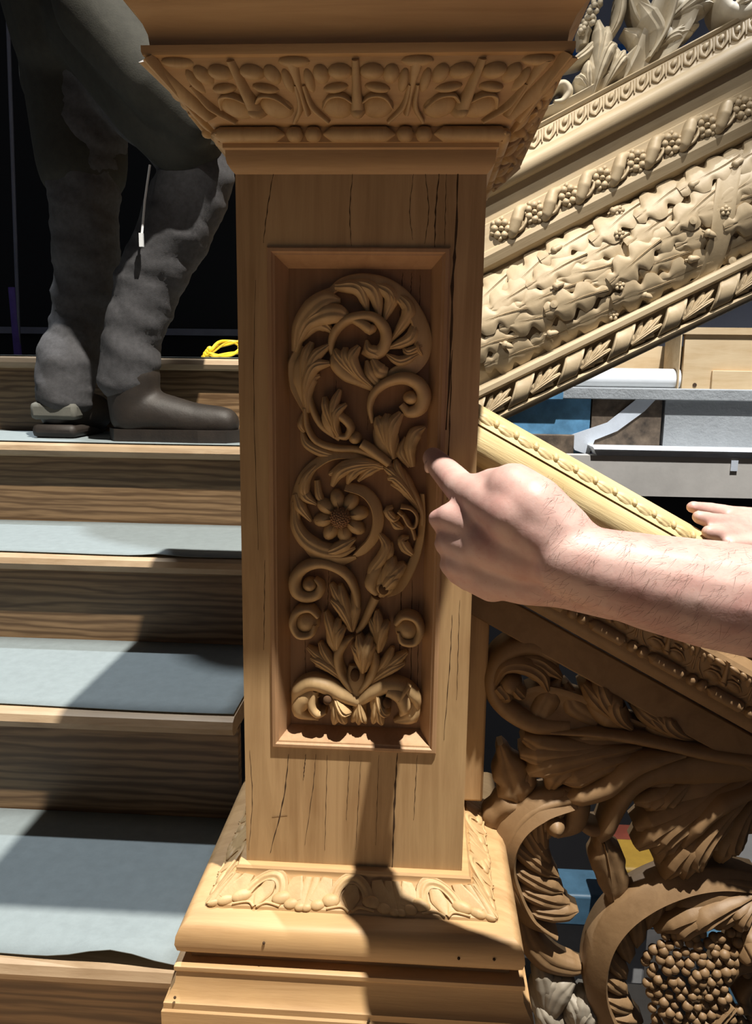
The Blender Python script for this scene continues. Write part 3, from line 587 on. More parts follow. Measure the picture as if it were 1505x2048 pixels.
bel('acanthus_leaf', ba([(580, 960), (400, 1010), (300, 1110), (270, 1250), (310, 1400), (390, 1530), (500, 1620)], 62, .028, 1, 7, 250, .002, fwd=.45), bs([(580, 960), (410, 1000), (290, 1100), (250, 1250), (290, 1400), (370, 1540), (500, 1625)], [50, 64, 62, 56, 50, 40, 10], [.026, .034, .036, .034, .030, .026, .014], .004, 'tilt'), bs([(520, 960), (600, 1000), (580, 1090), (500, 1150)], [50, 62, 60, 20], [.022, .026, .024, .016], .001))
bel('acanthus_bud', bd((490, 1085), 58, 66, .036, .003))
bel('acanthus_leaf', bs([(345, 1010), (300, 900), (240, 730)], [30, 100, 90, 14], [.016, .022, .020, .010], 0, 'leaf', lob=.25, nl=3), bs([(340, 1000), (370, 900), (375, 810)], [20, 44, 12], [.014, .018, .010], 0, 'leaf'))
bel('acanthus_leaf', bs([(350, 1010), (240, 1050), (175, 1180)], [40, 84, 70, 14], [.018, .022, .018, .010], .001, 'leaf', lob=.2, nl=3))
bel('acanthus_leaf', bf((1430, 860), [(870, 1110), (875, 1200), (960, 1215), (985, 1275)], 110, .030, (1100, 1010), .003), bf((1430, 900), [(1005, 1345), (1090, 1335), (1160, 1290)], 100, .034, (1130, 1120), .004), bs([(1440, 900), (1260, 960), (1130, 1070), (1050, 1230)], [30, 50, 46, 12], [.030, .040, .040, .020], .006, 'round'))
bel('acanthus_leaf', bf((1440, 960), [(1185, 1210), (1265, 1265), (1335, 1225)], 100, .030, (1300, 1090), .002), bf((1480, 1000), [(1380, 1140), (1430, 1120)], 90, .026, (1420, 1050), .001))
bel('acanthus_leaf', bf((1150, 880), [(870, 1000), (930, 1040), (1010, 1020)], 90, .024, (1020, 950), 0))
bel('acanthus_scroll', ba([(1430, 1370), (1250, 1340), (1060, 1370), (890, 1450), (770, 1570), (700, 1710), (690, 1860), (740, 2000), (830, 2110)], 60, .026, 1, 9, 190, .002, fwd=.5), bs([(1440, 1360), (1250, 1330), (1060, 1355), (880, 1435), (755, 1550), (690, 1690), (680, 1850), (730, 2000), (820, 2120)], [44, 50, 54, 56, 56, 54, 52, 50, 40], [.024, .030, .034, .036, .036, .036, .034, .032, .026], .004, 'tilt'))
bel('acanthus_leaf', bf((1430, 1400), [(960, 1580), (1035, 1620), (1130, 1560)], 100, .034, (1180, 1450), .006), bf((1440, 1420), [(1220, 1560), (1300, 1500), (1350, 1560)], 80, .034, (1330, 1450), .006))
def grapes(m):
    rng = random.Random(3)
    pts = []
    for r_ in range(17):
        for c_ in range(13):
            x = 905+c_*44+(r_ % 2)*22+rng.uniform(-11, 11); y = 1500+r_*38+rng.uniform(-11, 11)
            if ((x-1170)/275)**2+((y-1830)/345)**2 > 1 or (x > 1270 and 1760 < y < 1905): continue
            pts.append((x, y))
    for (x, y) in pts:
        b = BL((x, y))[0]; e = ((x-1170)/290)**2+((y-1830)/360)**2
        m.ball((b[0], .158-.010-.026*math.sqrt(max(0, 1-e))-rng.uniform(0, .004), b[1]), 27*KB*rng.uniform(.85, 1.12), 12, 8)
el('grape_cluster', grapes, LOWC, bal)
bel('acanthus_leaf', bf((1450, 1560), [(1320, 1690), (1350, 1640), (1440, 1720)], 70, .040, (1400, 1620), .010), bs([(1270, 1790), (1330, 1720), (1440, 1700)], [40, 50, 50], [.034, .036, .036], .004), bs([(1300, 1890), (1230, 1960), (1190, 2060)], [40, 50, 40], [.036, .040, .030], .006, 'leaf'))
bel('ring_scroll', bs([(1440, 1960), (1390, 1930), (1365, 1870), (1400, 1810), (1460, 1800)], [30, 36, 36, 34, 30], [.026, .030, .030, .030, .028], .004))
bel('crescent_leaf', bs([(330, 1490), (370, 1640), (460, 1745), (580, 1790), (665, 1790)], [24, 60, 64, 44, 8], [.012, .018, .018, .014, .008], 0, 'leaf'))
bel('bleached_leaf', bf((470, 2080), [(420, 1770), (520, 1830), (585, 1850)], 100, .020, (470, 1930), -.004), bf((600, 2100), [(560, 1920), (640, 1900), (690, 1960)], 90, .022, (620, 2010), 0), bf((560, 2120), [(440, 2030), (420, 1960)], 80, .018, (480, 2050)), mat=DARKL)

# ------------------------------------------------------------------ upper flight: carved string and scroll balustrade rising to the right
ustr = empty('stair_string', (.1, 1.34, .4), 'pale carved stair string rising rightwards behind the post with oak leaf frieze', 'stair string')
s1 = .51; cs = math.cos(SL); YS = 1.30
def sz(px, py, y=YS): p = at(px, py, y); return p[2]-s1*p[0]
zs_top = (sz(1120, 222, YS)+sz(1430, 62, YS))/2
Z = dict(leafb=1.046, tor=.993, band=.932, bandb=.868, cav=.816, fri=.532, rail=.503, strap=.437, low=.410)
UX0, UX1 = .02, 1.45
m = MB()
prof = [(YS+.10, zs_top), (YS-.004, zs_top), (YS-.010, zs_top-.004), (YS-.006, Z['leafb']+.052), (YS-.002, Z['leafb']+.050), (YS-.006, Z['leafb']+.045), (YS-.012, Z['leafb']+.022), (YS-.020, Z['leafb'])]
tm = (Z['leafb']+Z['tor'])/2; tr = (Z['leafb']-Z['tor'])/2
prof += [(YS-.020-tr*.85*math.sin(a), tm+tr*math.cos(a)) for a in np.linspace(.1, PI-.1, 9)]
prof += [(YS-.004, Z['tor']), (YS-.002, Z['band']+.003), (YS-.006, Z['band']), (YS-.008, Z['bandb']), (YS-.012, Z['bandb']-.004), (YS-.014, Z['cav']+.036), (YS-.004, Z['cav']+.012), (YS+.018, Z['cav']), (YS+.10, Z['cav'])]
sloped(m, prof, UX0, UX1, s1); board2 = m.build('upper_moulding', LIME, ustr, angle=30)
# leaf-and-dart strip
ma = MB(); P = lambda u, v, h: (u*cs, YS-.006-h-.014*(1-v/.040), Z['leafb']+.004+v/cs+s1*u*cs)
for k in range(34):
    c = .12+k*.040
    strip(ma, P, [(c-.013, .036), (c-.012, .016), (c, .004)], [.003, .005, .002], [.004, .006, .003], prof='round', n=9)
    strip(ma, P, [(c+.013, .036), (c+.012, .016), (c, .004)], [.003, .005, .002], [.004, .006, .003], prof='round', n=9)
    dome(ma, P, (c, .027), .0075, .008, .007); strip(ma, P, [(c+.020, .036), (c+.020, .006)], [.005, .002], [.005, .003], prof='round', n=8)
ma.build('leaf_strip', LIMEC, board2)
# rosettes and twisting ribbon
zb_m = (Z['band']+Z['bandb'])/2
R1 = at(1003, 457, YS-.015); R9 = at(1487, 215, YS-.015)
dxr = (R9[0]-R1[0])/7.0
m = MB(); rr = .0275
for k in range(6):
    a = 2*PI*k/6; d = np.array([math.cos(a), math.sin(a)])
    dome(m, lambda u, v, h: (u, -h, v), d*rr*.60, rr*.36, rr*.36, .012, 0, rot=a)
    dome(m, lambda u, v, h: (u, -h, v), np.array([math.cos(a+.5), math.sin(a+.5)])*rr*.85, rr*.26, rr*.22, .007, 0, rot=a)
dome(m, lambda u, v, h: (u, -h, v), (0, 0), rr*.26, rr*.26, .015)
ros0 = m.build('rosette', LIMEC, None)
ros_list = []
for k in range(13):
    o = ros0 if k == 0 else ros0.copy()
    if k: COL.objects.link(o)
    x = R1[0]+dxr*k; o.parent = ustr; o.location = Vector((x, YS-.010, R1[2]+s1*dxr*k*.97+.004*0))-Vector(ustr.location); o.rotation_euler = (0, k*.4, 0)
    if k < 12:
        mt = MB(); xm = x+dxr/2; zm = R1[2]+s1*(xm-R1[0])*.985
        PW = plane_y(YS-.008)
        strip(mt, PW, [(xm-.022, zm-.038), (xm-.012, zm-.030), (xm-.003, zm), (xm+.004, zm+.022), (xm+.022, zm+.034)], [.007, .013, .015, .014, .006], [.010, .022, .028, .022, .010], 0, prof='round')
        strip(mt, PW, [(xm-.030, zm-.035), (xm+.003, zm-.026), (xm+.018, zm-.008), (xm+.022, zm+.012)], [.003, .0045, .0045, .003], [.006, .014, .014, .008], 0)
        mt.build('ribbon_twist', LIMEC, ustr)
# oak leaf frieze
FH = (Z['cav']-Z['fri'])*cs
def PF(u, v, h):                 # u along the slope, v up across the frieze
    t = v/FH; b = .045*(1-(2*t-1)**2)
    nb = -.045*2*(2*t-1)*2/FH; l = math.hypot(1, nb)
    vv = v-h*nb*-1/l*.0
    return (u*cs-vv*math.sin(SL), YS+.030-b-h, (Z['fri'])+vv*cs+u*math.sin(SL)+ (0))
m = MB(); rows = []
for i in range(2):
    rows.append([PF([.17, 1.75][i], FH*j/12, 0) for j in range(13)]+[PF([.17, 1.75][i], FH, -.05), PF([.17, 1.75][i], 0, -.05)])
m.grid(rows, True, True); fr = m.build('frieze', LIMEC, ustr)
rng = random.Random(11)
m = MB(); spots = []
for r_ in range(5):
    for c_ in range(15):
        u = .0+c_*.118+(r_ % 2)*.059+rng.uniform(-.010, .010); v = FH*(.09+.82*r_/4)+rng.uniform(-.005, .005)
        spots.append((u, v, r_))
rng.shuffle(spots)
for i, (u, v, r_) in enumerate(spots):
    if u < .26: continue
    a = rng.uniform(-.16, .16)+(.14 if v > FH*.5 else -.14); L = rng.uniform(.150, .178); d = np.array([math.cos(a), math.sin(a)])
    A_ = np.array([u+L*.5, v]); p = [A_, A_-d*L*.35+np.array([0, rng.uniform(-.004, .004)]), A_-d*L*.7, A_-d*L]
    p = [np.array([q[0], min(FH*.985, max(FH*.015, q[1]))]) for q in p]
    w = rng.uniform(.036, .043); b0 = rng.uniform(.0, .015)
    strip(m, PF, p, [w*.2, w*.75, w*1.0, w*1.02, w*.9, w*.4], [.006, .010, .013, .015, .015, .011], b0, -.004, 'oak', n=46, m=11, lob=.55, nl=3, ph=rng.uniform(-.3, .5))
    for e in (.0013, -.0013):
        n_ = np.array([-d[1], d[0]])*e; strip(m, PF, [p[0]+n_, p[1]+n_, p[2]+n_, p[3]+n_*.3], [.0009, .0009, .0005], [.0098, .0138, .0115], b0, -.002, n=9, m=5)
m.build('oak_leaf_carving', LIMEC, fr)
def frieze_y(p, out):           # surface of the frieze at a world point, lifted by out
    v = -p[0]*math.sin(SL)+(p[2]-Z['fri'])*cs; t = min(1, max(0, v/FH)); return YS+.030-.045*(1-(2*t-1)**2)-out
def acorn(px, py, ang, sz_=1.0):
    p = at(px, py, YS-.01); k = Vector((math.cos(ang), 0, math.sin(ang))); y = frieze_y(p, .024)
    c = Vector((p[0], y, p[2])); mm = MB()
    mm.tube([c+k*t*.001*sz_ for t in (-4, -2, 0, 6, 12, 17, 20, 21.5)], [x*.001*sz_ for x in (7, 8.2, 8.2, 8.0, 7.4, 5.2, 2.4, .6)], 12)
    mm.tube([c+k*t*.001*sz_ for t in (-9, -8, -5, -1, 1.5)], [x*.001*sz_ for x in (2, 6.5, 9.3, 10.2, 9.6)], 12)
    mm.tube([c+k*t*.001*sz_ for t in (-16, -8)], .0025*sz_, 8)
    mm.build('acorn', LIMEC, ustr)
for q in ((1383, 372, .5), (1110, 500, .55), (1110, 575, .45), (1410, 470, -.35), (1380, 520, .15), (1100, 668, .2), (1010, 690, -.3), (1470, 330, .6), (1230, 420, .5), (1290, 590, -.3)): acorn(*q)
def blossom(px, py, s=1.0):
    p = at(px, py, YS-.015); mm = MB(); y = frieze_y(p, .024)
    for k in range(5):
        a = 2*PI*k/5+.3; mm.ball((p[0]+.008*s*math.cos(a), y, p[2]+.008*s*math.sin(a)), .0055*s, 8, 6, (1, .6, 1))
    mm.ball((p[0], y-.003, p[2]), .004*s, 8, 6); mm.tube([(p[0], y, p[2]), (p[0], y+.03, p[2])], .008*s, 8)
    mm.build('blossom', LIMEC, ustr)
for q in ((1237, 470), (1237, 572), (1230, 630), (1242, 420), (1445, 425)): blossom(*q)
for px, py in ((1380, 445), (1105, 610), (1470, 520)):       # little cups that have lost their acorns
    p = at(px, py, YS-.015); mm = MB(); c = Vector((p[0], frieze_y(p, .018), p[2]))
    mm.tube([c+Vector((0, .01, 0)), c+Vector((0, -.012, 0)), c+Vector((0, -.014, 0)), c+Vector((0, -.012, 0)), c+Vector((0, -.004, 0))], [.006, .0095, .008, .0062, .005], 12)
    mm.build('acorn_cup', LIMEC, ustr)
# ribbon that binds the frieze
m = MB(); C = [(1470, 305), (1448, 395), (1440, 470), (1425, 545), (1395, 590)]
rows = []
for i, c in enumerate(catmull([(at(a, b, YS-.02)[0], at(a, b, YS-.02)[2]) for a, b in C], 24)):
    u = c[0]*cs+(c[1]-Z['fri'])*math.sin(SL); v = -c[0]*math.sin(SL)+(c[1]-Z['fri'])*cs
    v = min(FH, max(0, v))
    rows.append([PF(u-.028, v+.004, .0), PF(u-.028, v+.004, .022), PF(u-.024, v+.0035, .0235), PF(u-.018, v, .0215), PF(u+.018, v, .0215), PF(u+.024, v, .0235), PF(u+.028, v-.004, .022), PF(u+.028, v-.004, 0)])
m.grid(rows, True, True); m.build('ribbon_band', LIMEC, ustr)
# lower moulding with straps and leaf sprays
m = MB()
prof = [(YS+.09, Z['fri']+.002), (YS+.020, Z['fri']+.002), (YS-.008, Z['fri']-.002), (YS-.014, Z['fri']-.010), (YS-.013, Z['rail']+.006), (YS-.006, Z['rail']), (YS+.016, Z['rail']-.004), (YS+.026, Z['rail']-.030), (YS+.028, Z['strap']+.012), (YS+.020, Z['strap']),
        (YS+.004, Z['strap']-.002), (YS-.002, Z['strap']-.008), (YS+.002, Z['low']+.010), (YS+.008, Z['low']+.004), (YS+.018, Z['low']), (YS+.09, Z['low'])]
sloped(m, prof, UX0, UX1, s1); lm = m.build('lower_moulding', LIME, ustr, angle=30)
S0 = at(1045, 775, YS-.01); S1 = at(1455, 575, YS-.01); ds = (S1[0]-S0[0])/4.0
for k in range(-1, 9):
    x = S0[0]+ds*k; zc = (Z['rail']+Z['strap'])/2; mm = MB(); rows = []
    for i in range(13):
        a = -.2+(PI+.4)*i/12; y = YS+.016-.034*math.sin(a); dz = .036*math.cos(a)
        xs_ = x+.010*math.cos(a)
        rows.append([(xs_+q, y+e, zc+dz+s1*(xs_+q)) for q, e in ((-.0235, .012), (-.0235, .001), (-.019, -.001), (-.014, .001), (.014, .001), (.019, -.001), (.0235, .001), (.0235, .012))])
    mm.grid(rows, True, True); mm.build('strap', LIMEC, ustr)
    mm = MB(); xc = x+ds/2; b0 = (xc-.035, zc-.022+s1*(xc-.035)); PW = plane_y(YS+.016)
    tips = [(xc+.012, zc+.028+s1*xc), (xc+.034, zc+.020+s1*(xc+.03)), (xc+.036, zc-.004+s1*(xc+.03)), (xc+.020, zc-.026+s1*(xc+.02))]
    frond(mm, PW, b0, tips, .014, .024, None, .002); frond(mm, PW, b0, [(xc-.012, zc+.020+s1*xc), (xc-.002, zc-.03+s1*xc)], .012, .020, None, 0)
    mm.build('leaf_spray', LIMEC, ustr)
# scroll carving standing on the string
SU = 3.3077; KU = 2.15/FPX/SU; BU = conv(SU, 1050, 0, YS+.03); PU = plane_y(YS+.045)
def us(pts, w, h, base=0, prof='round', **k): return lambda m: strip(m, PU, BU(*pts), [x*KU for x in w] if isinstance(w, list) else w*KU, h, base, -.03, prof, **k)
def uf(b, tips, w, h, mid=None, base=0): return lambda m: frond(m, PU, BU(b)[0], BU(*tips), w*KU, h, BU(mid)[0] if mid else None, base, -.03)
def uel(name, *fs, mat=None): return el(name, many(*fs), mat or GREYL, ustr)
uel('volute', us([(120, 745), (280, 705), (430, 640), (560, 560), (690, 430), (790, 300)], [20, 34, 44, 50, 50, 30], [.03, .045, .05, .05, .045, .03], .0, 'tilt'), us([(140, 690), (190, 600), (250, 575), (285, 620), (250, 680), (190, 690)], [14, 26, 28, 28, 24, 16], [.03, .04, .045, .045, .04, .035], .004))
uel('acanthus_leaf', uf((440, 650), [(480, 150), (540, 200), (590, 320)], 70, .06, (490, 420), .004), uf((440, 640), [(330, 520), (420, 410)], 50, .05, (390, 560), .002), uf((520, 600), [(600, 330), (650, 355), (665, 400)], 55, .055, (580, 480), .006))
uel('acanthus_leaf', us([(250, 450), (360, 400), (440, 330), (490, 240)], [10, 30, 34, 10], [.03, .045, .045, .03], .002, 'leaf'), us([(390, 300), (400, 200), (440, 150)], [24, 40, 10], [.03, .04, .03], 0, 'leaf'))
uel('scroll_stem', us([(560, 250), (600, 180), (625, 90), (640, -40)], [12, 26, 30, 26], [.03, .045, .05, .05], .004, 'leaf'))
def sgr(m):
    rng = random.Random(5)
    for k in range(64):
        t = rng.random(); x = 372+t*150+rng.uniform(-34, 34); y = 250-t*330+rng.uniform(-14, 14)
        b = BU((x, y))[0]; m.ball((b[0], YS+.045-rng.uniform(.0, .05), b[1]), 16*KU, 8, 6)
el('grape_cluster', sgr, GREYL, ustr)
uel('acanthus_leaf', us([(620, 640), (760, 480), (860, 320), (960, 120), (1060, -120)], [30, 80, 110, 130, 120], [.03, .045, .055, .06, .055], .002, 'hollow'), us([(800, 420), (900, 250), (960, 60), (980, -120)], [12, 20, 22, 20], [.05, .06, .065, .06], .008), uf((880, 330), [(1145, 165), (1100, 225), (1035, 290), (1000, 345)], 60, .045, (960, 250), .004), uf((960, 140), [(1250, 30), (1180, 90), (1200, -40)], 70, .045, (1080, 60), .004))
uel('acanthus_leaf', us([(840, 360), (860, 240), (800, 140), (740, 50)], [24, 54, 60, 14], [.04, .06, .065, .04], .008, 'leaf'), us([(780, 300), (740, 240), (655, 195)], [40, 46, 12], [.03, .035, .02], 0, 'leaf'), us([(830, 200), (760, 100), (700, -60)], [40, 50, 40], [.04, .055, .05], .004, 'hollow'))
uel('volute', us([(1560, -30), (1480, 70), (1400, 120), (1320, 100), (1290, 30), (1340, -40)], [40, 60, 64, 60, 50, 30], [.04, .055, .06, .06, .055, .04], .002), us([(1480, 20), (1400, 60), (1350, 80)], [30, 34, 14], [.05, .065, .04], .006, 'leaf'))
# far newel where the upper flight starts
far = empty('newel_post', (-.05, 1.42, .5), 'plain pine newel behind the carved post, where the upper flight begins', 'newel post')
m = MB(); m.box((-.19, 1.30, -1.65), (.015, 1.51, 1.55)); m.build('shaft', PINE, far, bevel=.004)

# ------------------------------------------------------------------ workshop clutter behind the well
def px_box(y, depth, x0, y0, x1, y1, zmin=None):     # box whose front fills the given photo rectangle at depth y
    a = at(x0, y1, y); b = at(x1, y0, y); m = MB(); m.box((a[0], y, max(a[2], zmin) if zmin else a[2]), (b[0], y+depth, b[2])); return m
YW = 2.3
wb = empty('painted_bench', tuple(at(1400, 985, YW)), 'weathered bench front with plaster, blue and charred panels under a thin ledge', 'bench')
px_box(YW, .05, 1325, 797, 1700, 905).build('plaster_panel', GREYP, wb)
px_box(YW+.004, .05, 1180, 790, 1327, 905).build('charred_panel', RUST, wb)
px_box(YW+.010, .05, 960, 786, 1184, 905).build('blue_panel', BLUEP, wb)
px_box(YW-.03, .12, 960, 782, 1128, 797).build('blue_ledge', BLUEP, wb, bevel=.003)
px_box(YW-.025, .5, 1120, 783, 1700, 797).build('ledge', GREYP, wb, bevel=.003)
m = MB(); pts = [(1150, 900), (1135, 872), (1215, 845), (1290, 785), (1325, 785), (1290, 822), (1235, 862), (1190, 880), (1178, 910)]
m.prism([tuple(at(a, b, YW+.002)) for a, b in pts], (0, -.004, 0)); m.build('white_paint_smear', WHITEP, wb, smooth=False)
m = MB(); z0, z1_ = at(1300, 925, YW-.10)[2], at(1300, 896, YW-.10)[2]; xl = at(1186, 905, YW-.10)[0]
m.grid([[(xx+(z-z1_)*-.6*(1-i), y, z) for y, z in ((YW+.01, z1_), (YW-.10, z1_), (YW-.105, z1_-.008), (YW-.085, z1_-.018), (YW-.08, z0+.006), (YW-.075, z0), (YW+.01, z0))] for i, xx in enumerate((xl, xl+1.3))], True, True)
m.build('white_cornice', WHITEP, wb, angle=20)
px_box(YW-.088, .06, 1100, 921, 1700, 988).build('lower_beam', GREYB, wb)
px_box(YW-.02, .05, 700, 988, 1900, 2600).build('under_bench_shade', BLACKW, wb)  # black slab painted in as the shade below the bench
px_box(YW-.094, .012, 1462, 921, 1478, 942).build('paint_drip', WHITEP, wb)
px_box(YW-.02, .03, 1050, 870, 1150, 912).build('dark_block', RUST, wb, bevel=.004)
ZL = at(1400, 783, YW-.025)[2]+.003
m = MB(); a = at(1110, 760, 2.45); b = at(1358, 757, 2.45); a[2] = b[2] = ZL+.0405; b[0] -= .002; m.tube([a, a+(b-a)*.5, b], .040, 24)
tag(m.build('white_roll', WHITER), 'white padded roll lying on the ledge beside the pine crate', 'roll')
cr = empty('pine_crate', tuple(at(1430, 783, 2.42)), 'new pine crate with a knot standing on the ledge at right', 'crate')
px_box(2.42, .02, 1362, 668, 1720, 795, ZL).build('front_board', CRATE, cr, bevel=.002)
px_box(2.40, .2, 1356, 660, 1364, 795, ZL).build('side_board', CRATE, cr, bevel=.001)
px_box(2.405, .0145, 1422, 745, 1720, 795, ZL).build('batten', CRATE, cr, bevel=.002)
px_box(2.41, .19, 1362, 658, 1720, 668).build('top_edge', CRATE, cr)
m = MB(); p = at(1390, 770, 2.42); m.tube([(p[0], 2.4195, p[2]), (p[0], 2.4175, p[2])], .008, 16); m.build('knot', CRACK, cr)
o = px_box(2.62, .02, 1150, 693, 1370, 800, ZL).build('plank', CRATE); tag(o, 'plank standing on edge behind the white roll', 'plank')
# things glimpsed through the pierced panel
YD = 1.5
for nm, mat, y, r_, lab, cat in (('tool_case', BLUED, 1.6, (1090, 1800, 1330, 1850), 'blue case glimpsed low through the pierced leaf panel', 'case'),
      ('yellow_strap', YELB, 1.22, (1230, 1742, 1345, 1835), 'yellow strap behind the hanging leaf of the pierced panel', 'strap'),
      ('red_strap', REDB, 1.42, (1225, 1706, 1350, 1724), 'red strap above the yellow one behind the pierced panel', 'strap'),
      ('dust_sheet', GREYC, 1.7, (1080, 1832, 1300, 1960), 'grey dust sheet bundle low behind the pierced panel', 'sheet'),
      ('grey_crate', GREYC, 1.45, (1430, 1650, 1560, 1760), 'grey crate behind the pierced panel at the right edge', 'crate'),
      ('blue_tub', BLUED, 1.25, (1425, 1915, 1560, 2010), 'blue tub seen through the ring beside the carved grapes', 'tub')):
    o = px_box(y, .15, *r_).build(nm, mat, bevel=.01); tag(o, lab, cat)

# ------------------------------------------------------------------ left background
p0 = at(38, 705, 2.1); 
pole = empty('stand_pole', (p0[0], 2.1, SZ[4]), 'thin dark upright pole with purple tape near the left edge', 'pole')
m = MB(); m.tube([(p0[0], 2.1, SZ[4]), (at(20, 0, 2.1)[0], 2.1, at(20, 0, 2.1)[2]+.3)], .007, 10); m.build('shaft', POLEM, pole)
m = MB(); m.tube([(p0[0]-.004, 2.1, SZ[4]), (p0[0]-.010, 2.1, at(30, 575, 2.1)[2])], .014, 12); m.build('tape_wrap', PURP, pole)
m = MB(); pts = []
for i in range(90):
    t = i/89*2*PI*2.6
    q = at(433+35*math.cos(t)*(.8+.2*math.sin(i*.21)), 0, 1.25)
    pts.append((q[0], 1.25+.05*math.sin(t*1.0+.6), SZ[4]+.008+.022*(1+math.sin(t+.5*math.sin(i*.3)))*(.7+.3*math.cos(i*.17))))
pts += [(at(400, 0, 1.22)[0], 1.22, SZ[4]+.01), (at(388, 0, 1.2)[0], 1.2, SZ[4]+.006)]
m.tube([tuple(c) for c in catmull(pts, 240)], .0042, 8)
for k in range(3):
    q = at(396+4*k, 0, 1.21); m.ball((q[0], 1.21, SZ[4]+.012+.006*k), .009, 8, 6)
tag(m.build('coiled_rope', YELL), 'bright yellow rope coiled on the top landing left of the post', 'rope')

# ------------------------------------------------------------------ people
def round_cone(mb, a, ra, b, rb, n=16, flat=None):
    a, b = Vector(a), Vector(b); d = b-a; L = max(d.length, 1e-5); d.normalize()
    pts, rad = [], []
    for t in np.linspace(-PI/2, 0, 5): pts.append(a+d*ra*math.sin(t)); rad.append(max(1e-4, ra*math.cos(t)))
    for t in np.linspace(0, PI/2, 5): pts.append(b+d*rb*math.sin(t)); rad.append(max(1e-4, rb*math.cos(t)))
    e = d.cross(Vector((.21, .93, .3)))
    if e.length < .05: e = d.cross(Vector((1, 0, 0)))
    e.normalize(); c = e.cross(d)
    mb.grid([[p+e*(r*math.cos(2*PI*k/n))+c*(r*math.sin(2*PI*k/n)) for k in range(n)] for p, r in zip(pts, rad)], True, True)
def organic(name, chains, mat, voxel, smooth=8, parent=None):
    mb = MB()
    for ch in chains:
        for (a, ra), (b, rb) in zip(ch[:-1], ch[1:]): round_cone(mb, a, ra, b, rb)
    me = bpy.data.meshes.new(name); off = origin_of(parent) if parent else Vector((0, 0, 0))
    me.from_pydata([tuple(Vector(p)-off) for p in mb.v], [], mb.f)
    bm = bmesh.new(); bm.from_mesh(me); bmesh.ops.recalc_face_normals(bm, faces=bm.faces[:]); bm.to_mesh(me); bm.free()
    o = bpy.data.objects.new(name, me); COL.objects.link(o)
    r = o.modifiers.new('remesh', 'REMESH'); r.mode = 'VOXEL'; r.voxel_size = voxel
    s = o.modifiers.new('smooth', 'SMOOTH'); s.iterations = smooth; s.factor = .6
    dg = bpy.context.evaluated_depsgraph_get(); dg.update()
    nm = bpy.data.meshes.new_from_object(o.evaluated_get(dg)); o.modifiers.clear(); o.data = nm; nm.name = name
    nm.materials.clear(); nm.materials.append(mat); nm.shade_smooth()
    if parent: o.parent = parent
    return o
# the pointing person (left arm across the post, right hand on the rail), standing just right of the picture
SA = 2.2632
def A(cx, cy, y): return tuple(at(840+cx/SA, 860+cy/SA, y))
sh_l, sh_r = (.72, -.02, .80), (.74, .36, .80)
arm = [
 [(sh_l, .055), ((.53, -.16, .47), .046), (A(1750, 800, -.170), .047), (A(1505, 775, -.172), .0450), (A(1300, 740, -.172), .0435), (A(1050, 690, -.172), .0390), (A(850, 640, -.172), .0345), (A(680, 590, -.170), .0300)],
 [(A(900, 700, -.160), .030), (A(650, 650, -.148), .0290), (A(480, 660, -.132), .0255), (A(310, 640, -.118), .0225)],      # ulnar side of the hand
 [(A(700, 560, -.162), .030), (A(500, 540, -.146), .0290), (A(330, 500, -.130), .0260), (A(230, 430, -.118), .0180)],       # back of the hand
 [(A(650, 490, -.162), .027), (A(500, 350, -.152), .0285), (A(425, 280, -.142), .0245), (A(335, 255, -.120), .0165), (A(250, 260, -.09), .0115)],        # thumb mount behind
 [(A(680, 570, -.166), .027), (A(560, 470, -.160), .0265), (A(430, 400, -.152), .0245)],
 [(A(430, 390, -.155), .024), (A(300, 320, -.130), .0190), (A(190, 265, -.090), .0155), (A(140, 212, -.058), .0145), (A(90, 160, -.032), .0130), (A(60, 126, -.0135), .0112)],  # index
 [(A(260, 430, -.124), .0190), (A(140, 395, -.112), .0135), (A(78, 400, -.104), .0085), (A(125, 455, -.085), .0095), (A(200, 470, -.075), .0090)],   # middle, folded
 [(A(240, 520, -.122), .0200), (A(150, 500, -.112), .0140), (A(118, 515, -.098), .0110), (A(170, 540, -.080), .0095)],
 [(A(260, 610, -.120), .0190), (A(175, 605, -.112), .0140), (A(142, 610, -.100), .0110), (A(190, 630, -.085), .0095)],
 [(A(330, 690, -.118), .0180), (A(225, 662, -.112), .0135), (A(168, 648, -.102), .0100), (A(220, 690, -.09), .0090)],
 [(A(150, 440, -.108), .0115), (A(165, 560, -.104), .0125), (A(200, 650, -.104), .0115)],   # flesh between the folded fingers
 [(A(240, 330, -.125), .0050), (A(420, 470, -.168), .0055), (A(600, 590, -.184), .0060)],   # tendon ridge
 # torso, neck, head
 [((.80, .17, .80), .13), ((.92, .17, .45), .14), ((1.0, .17, .15), .15)], [(sh_l, .07), (sh_r, .07)], [((.78, .17, .86), .07), ((.76, .17, 1.0), .055)],
 [((.74, .17, 1.08), .085), ((.72, .17, 1.14), .09)], [((.68, .17, 1.04), .05), ((.67, .17, 1.03), .045)], [((.64, .17, 1.09), .014), ((.62, .17, 1.065), .016)],
 [((1.0, .10, .12), .10), ((.98, .08, -.35), .07), ((1.02, .08, -.78), .05)], [((1.0, .24, .12), .10), ((.98, .25, -.35), .07), ((1.02, .25, -.78), .05)],
]
def RHp(px, py, y): return tuple(at(px, py, y))
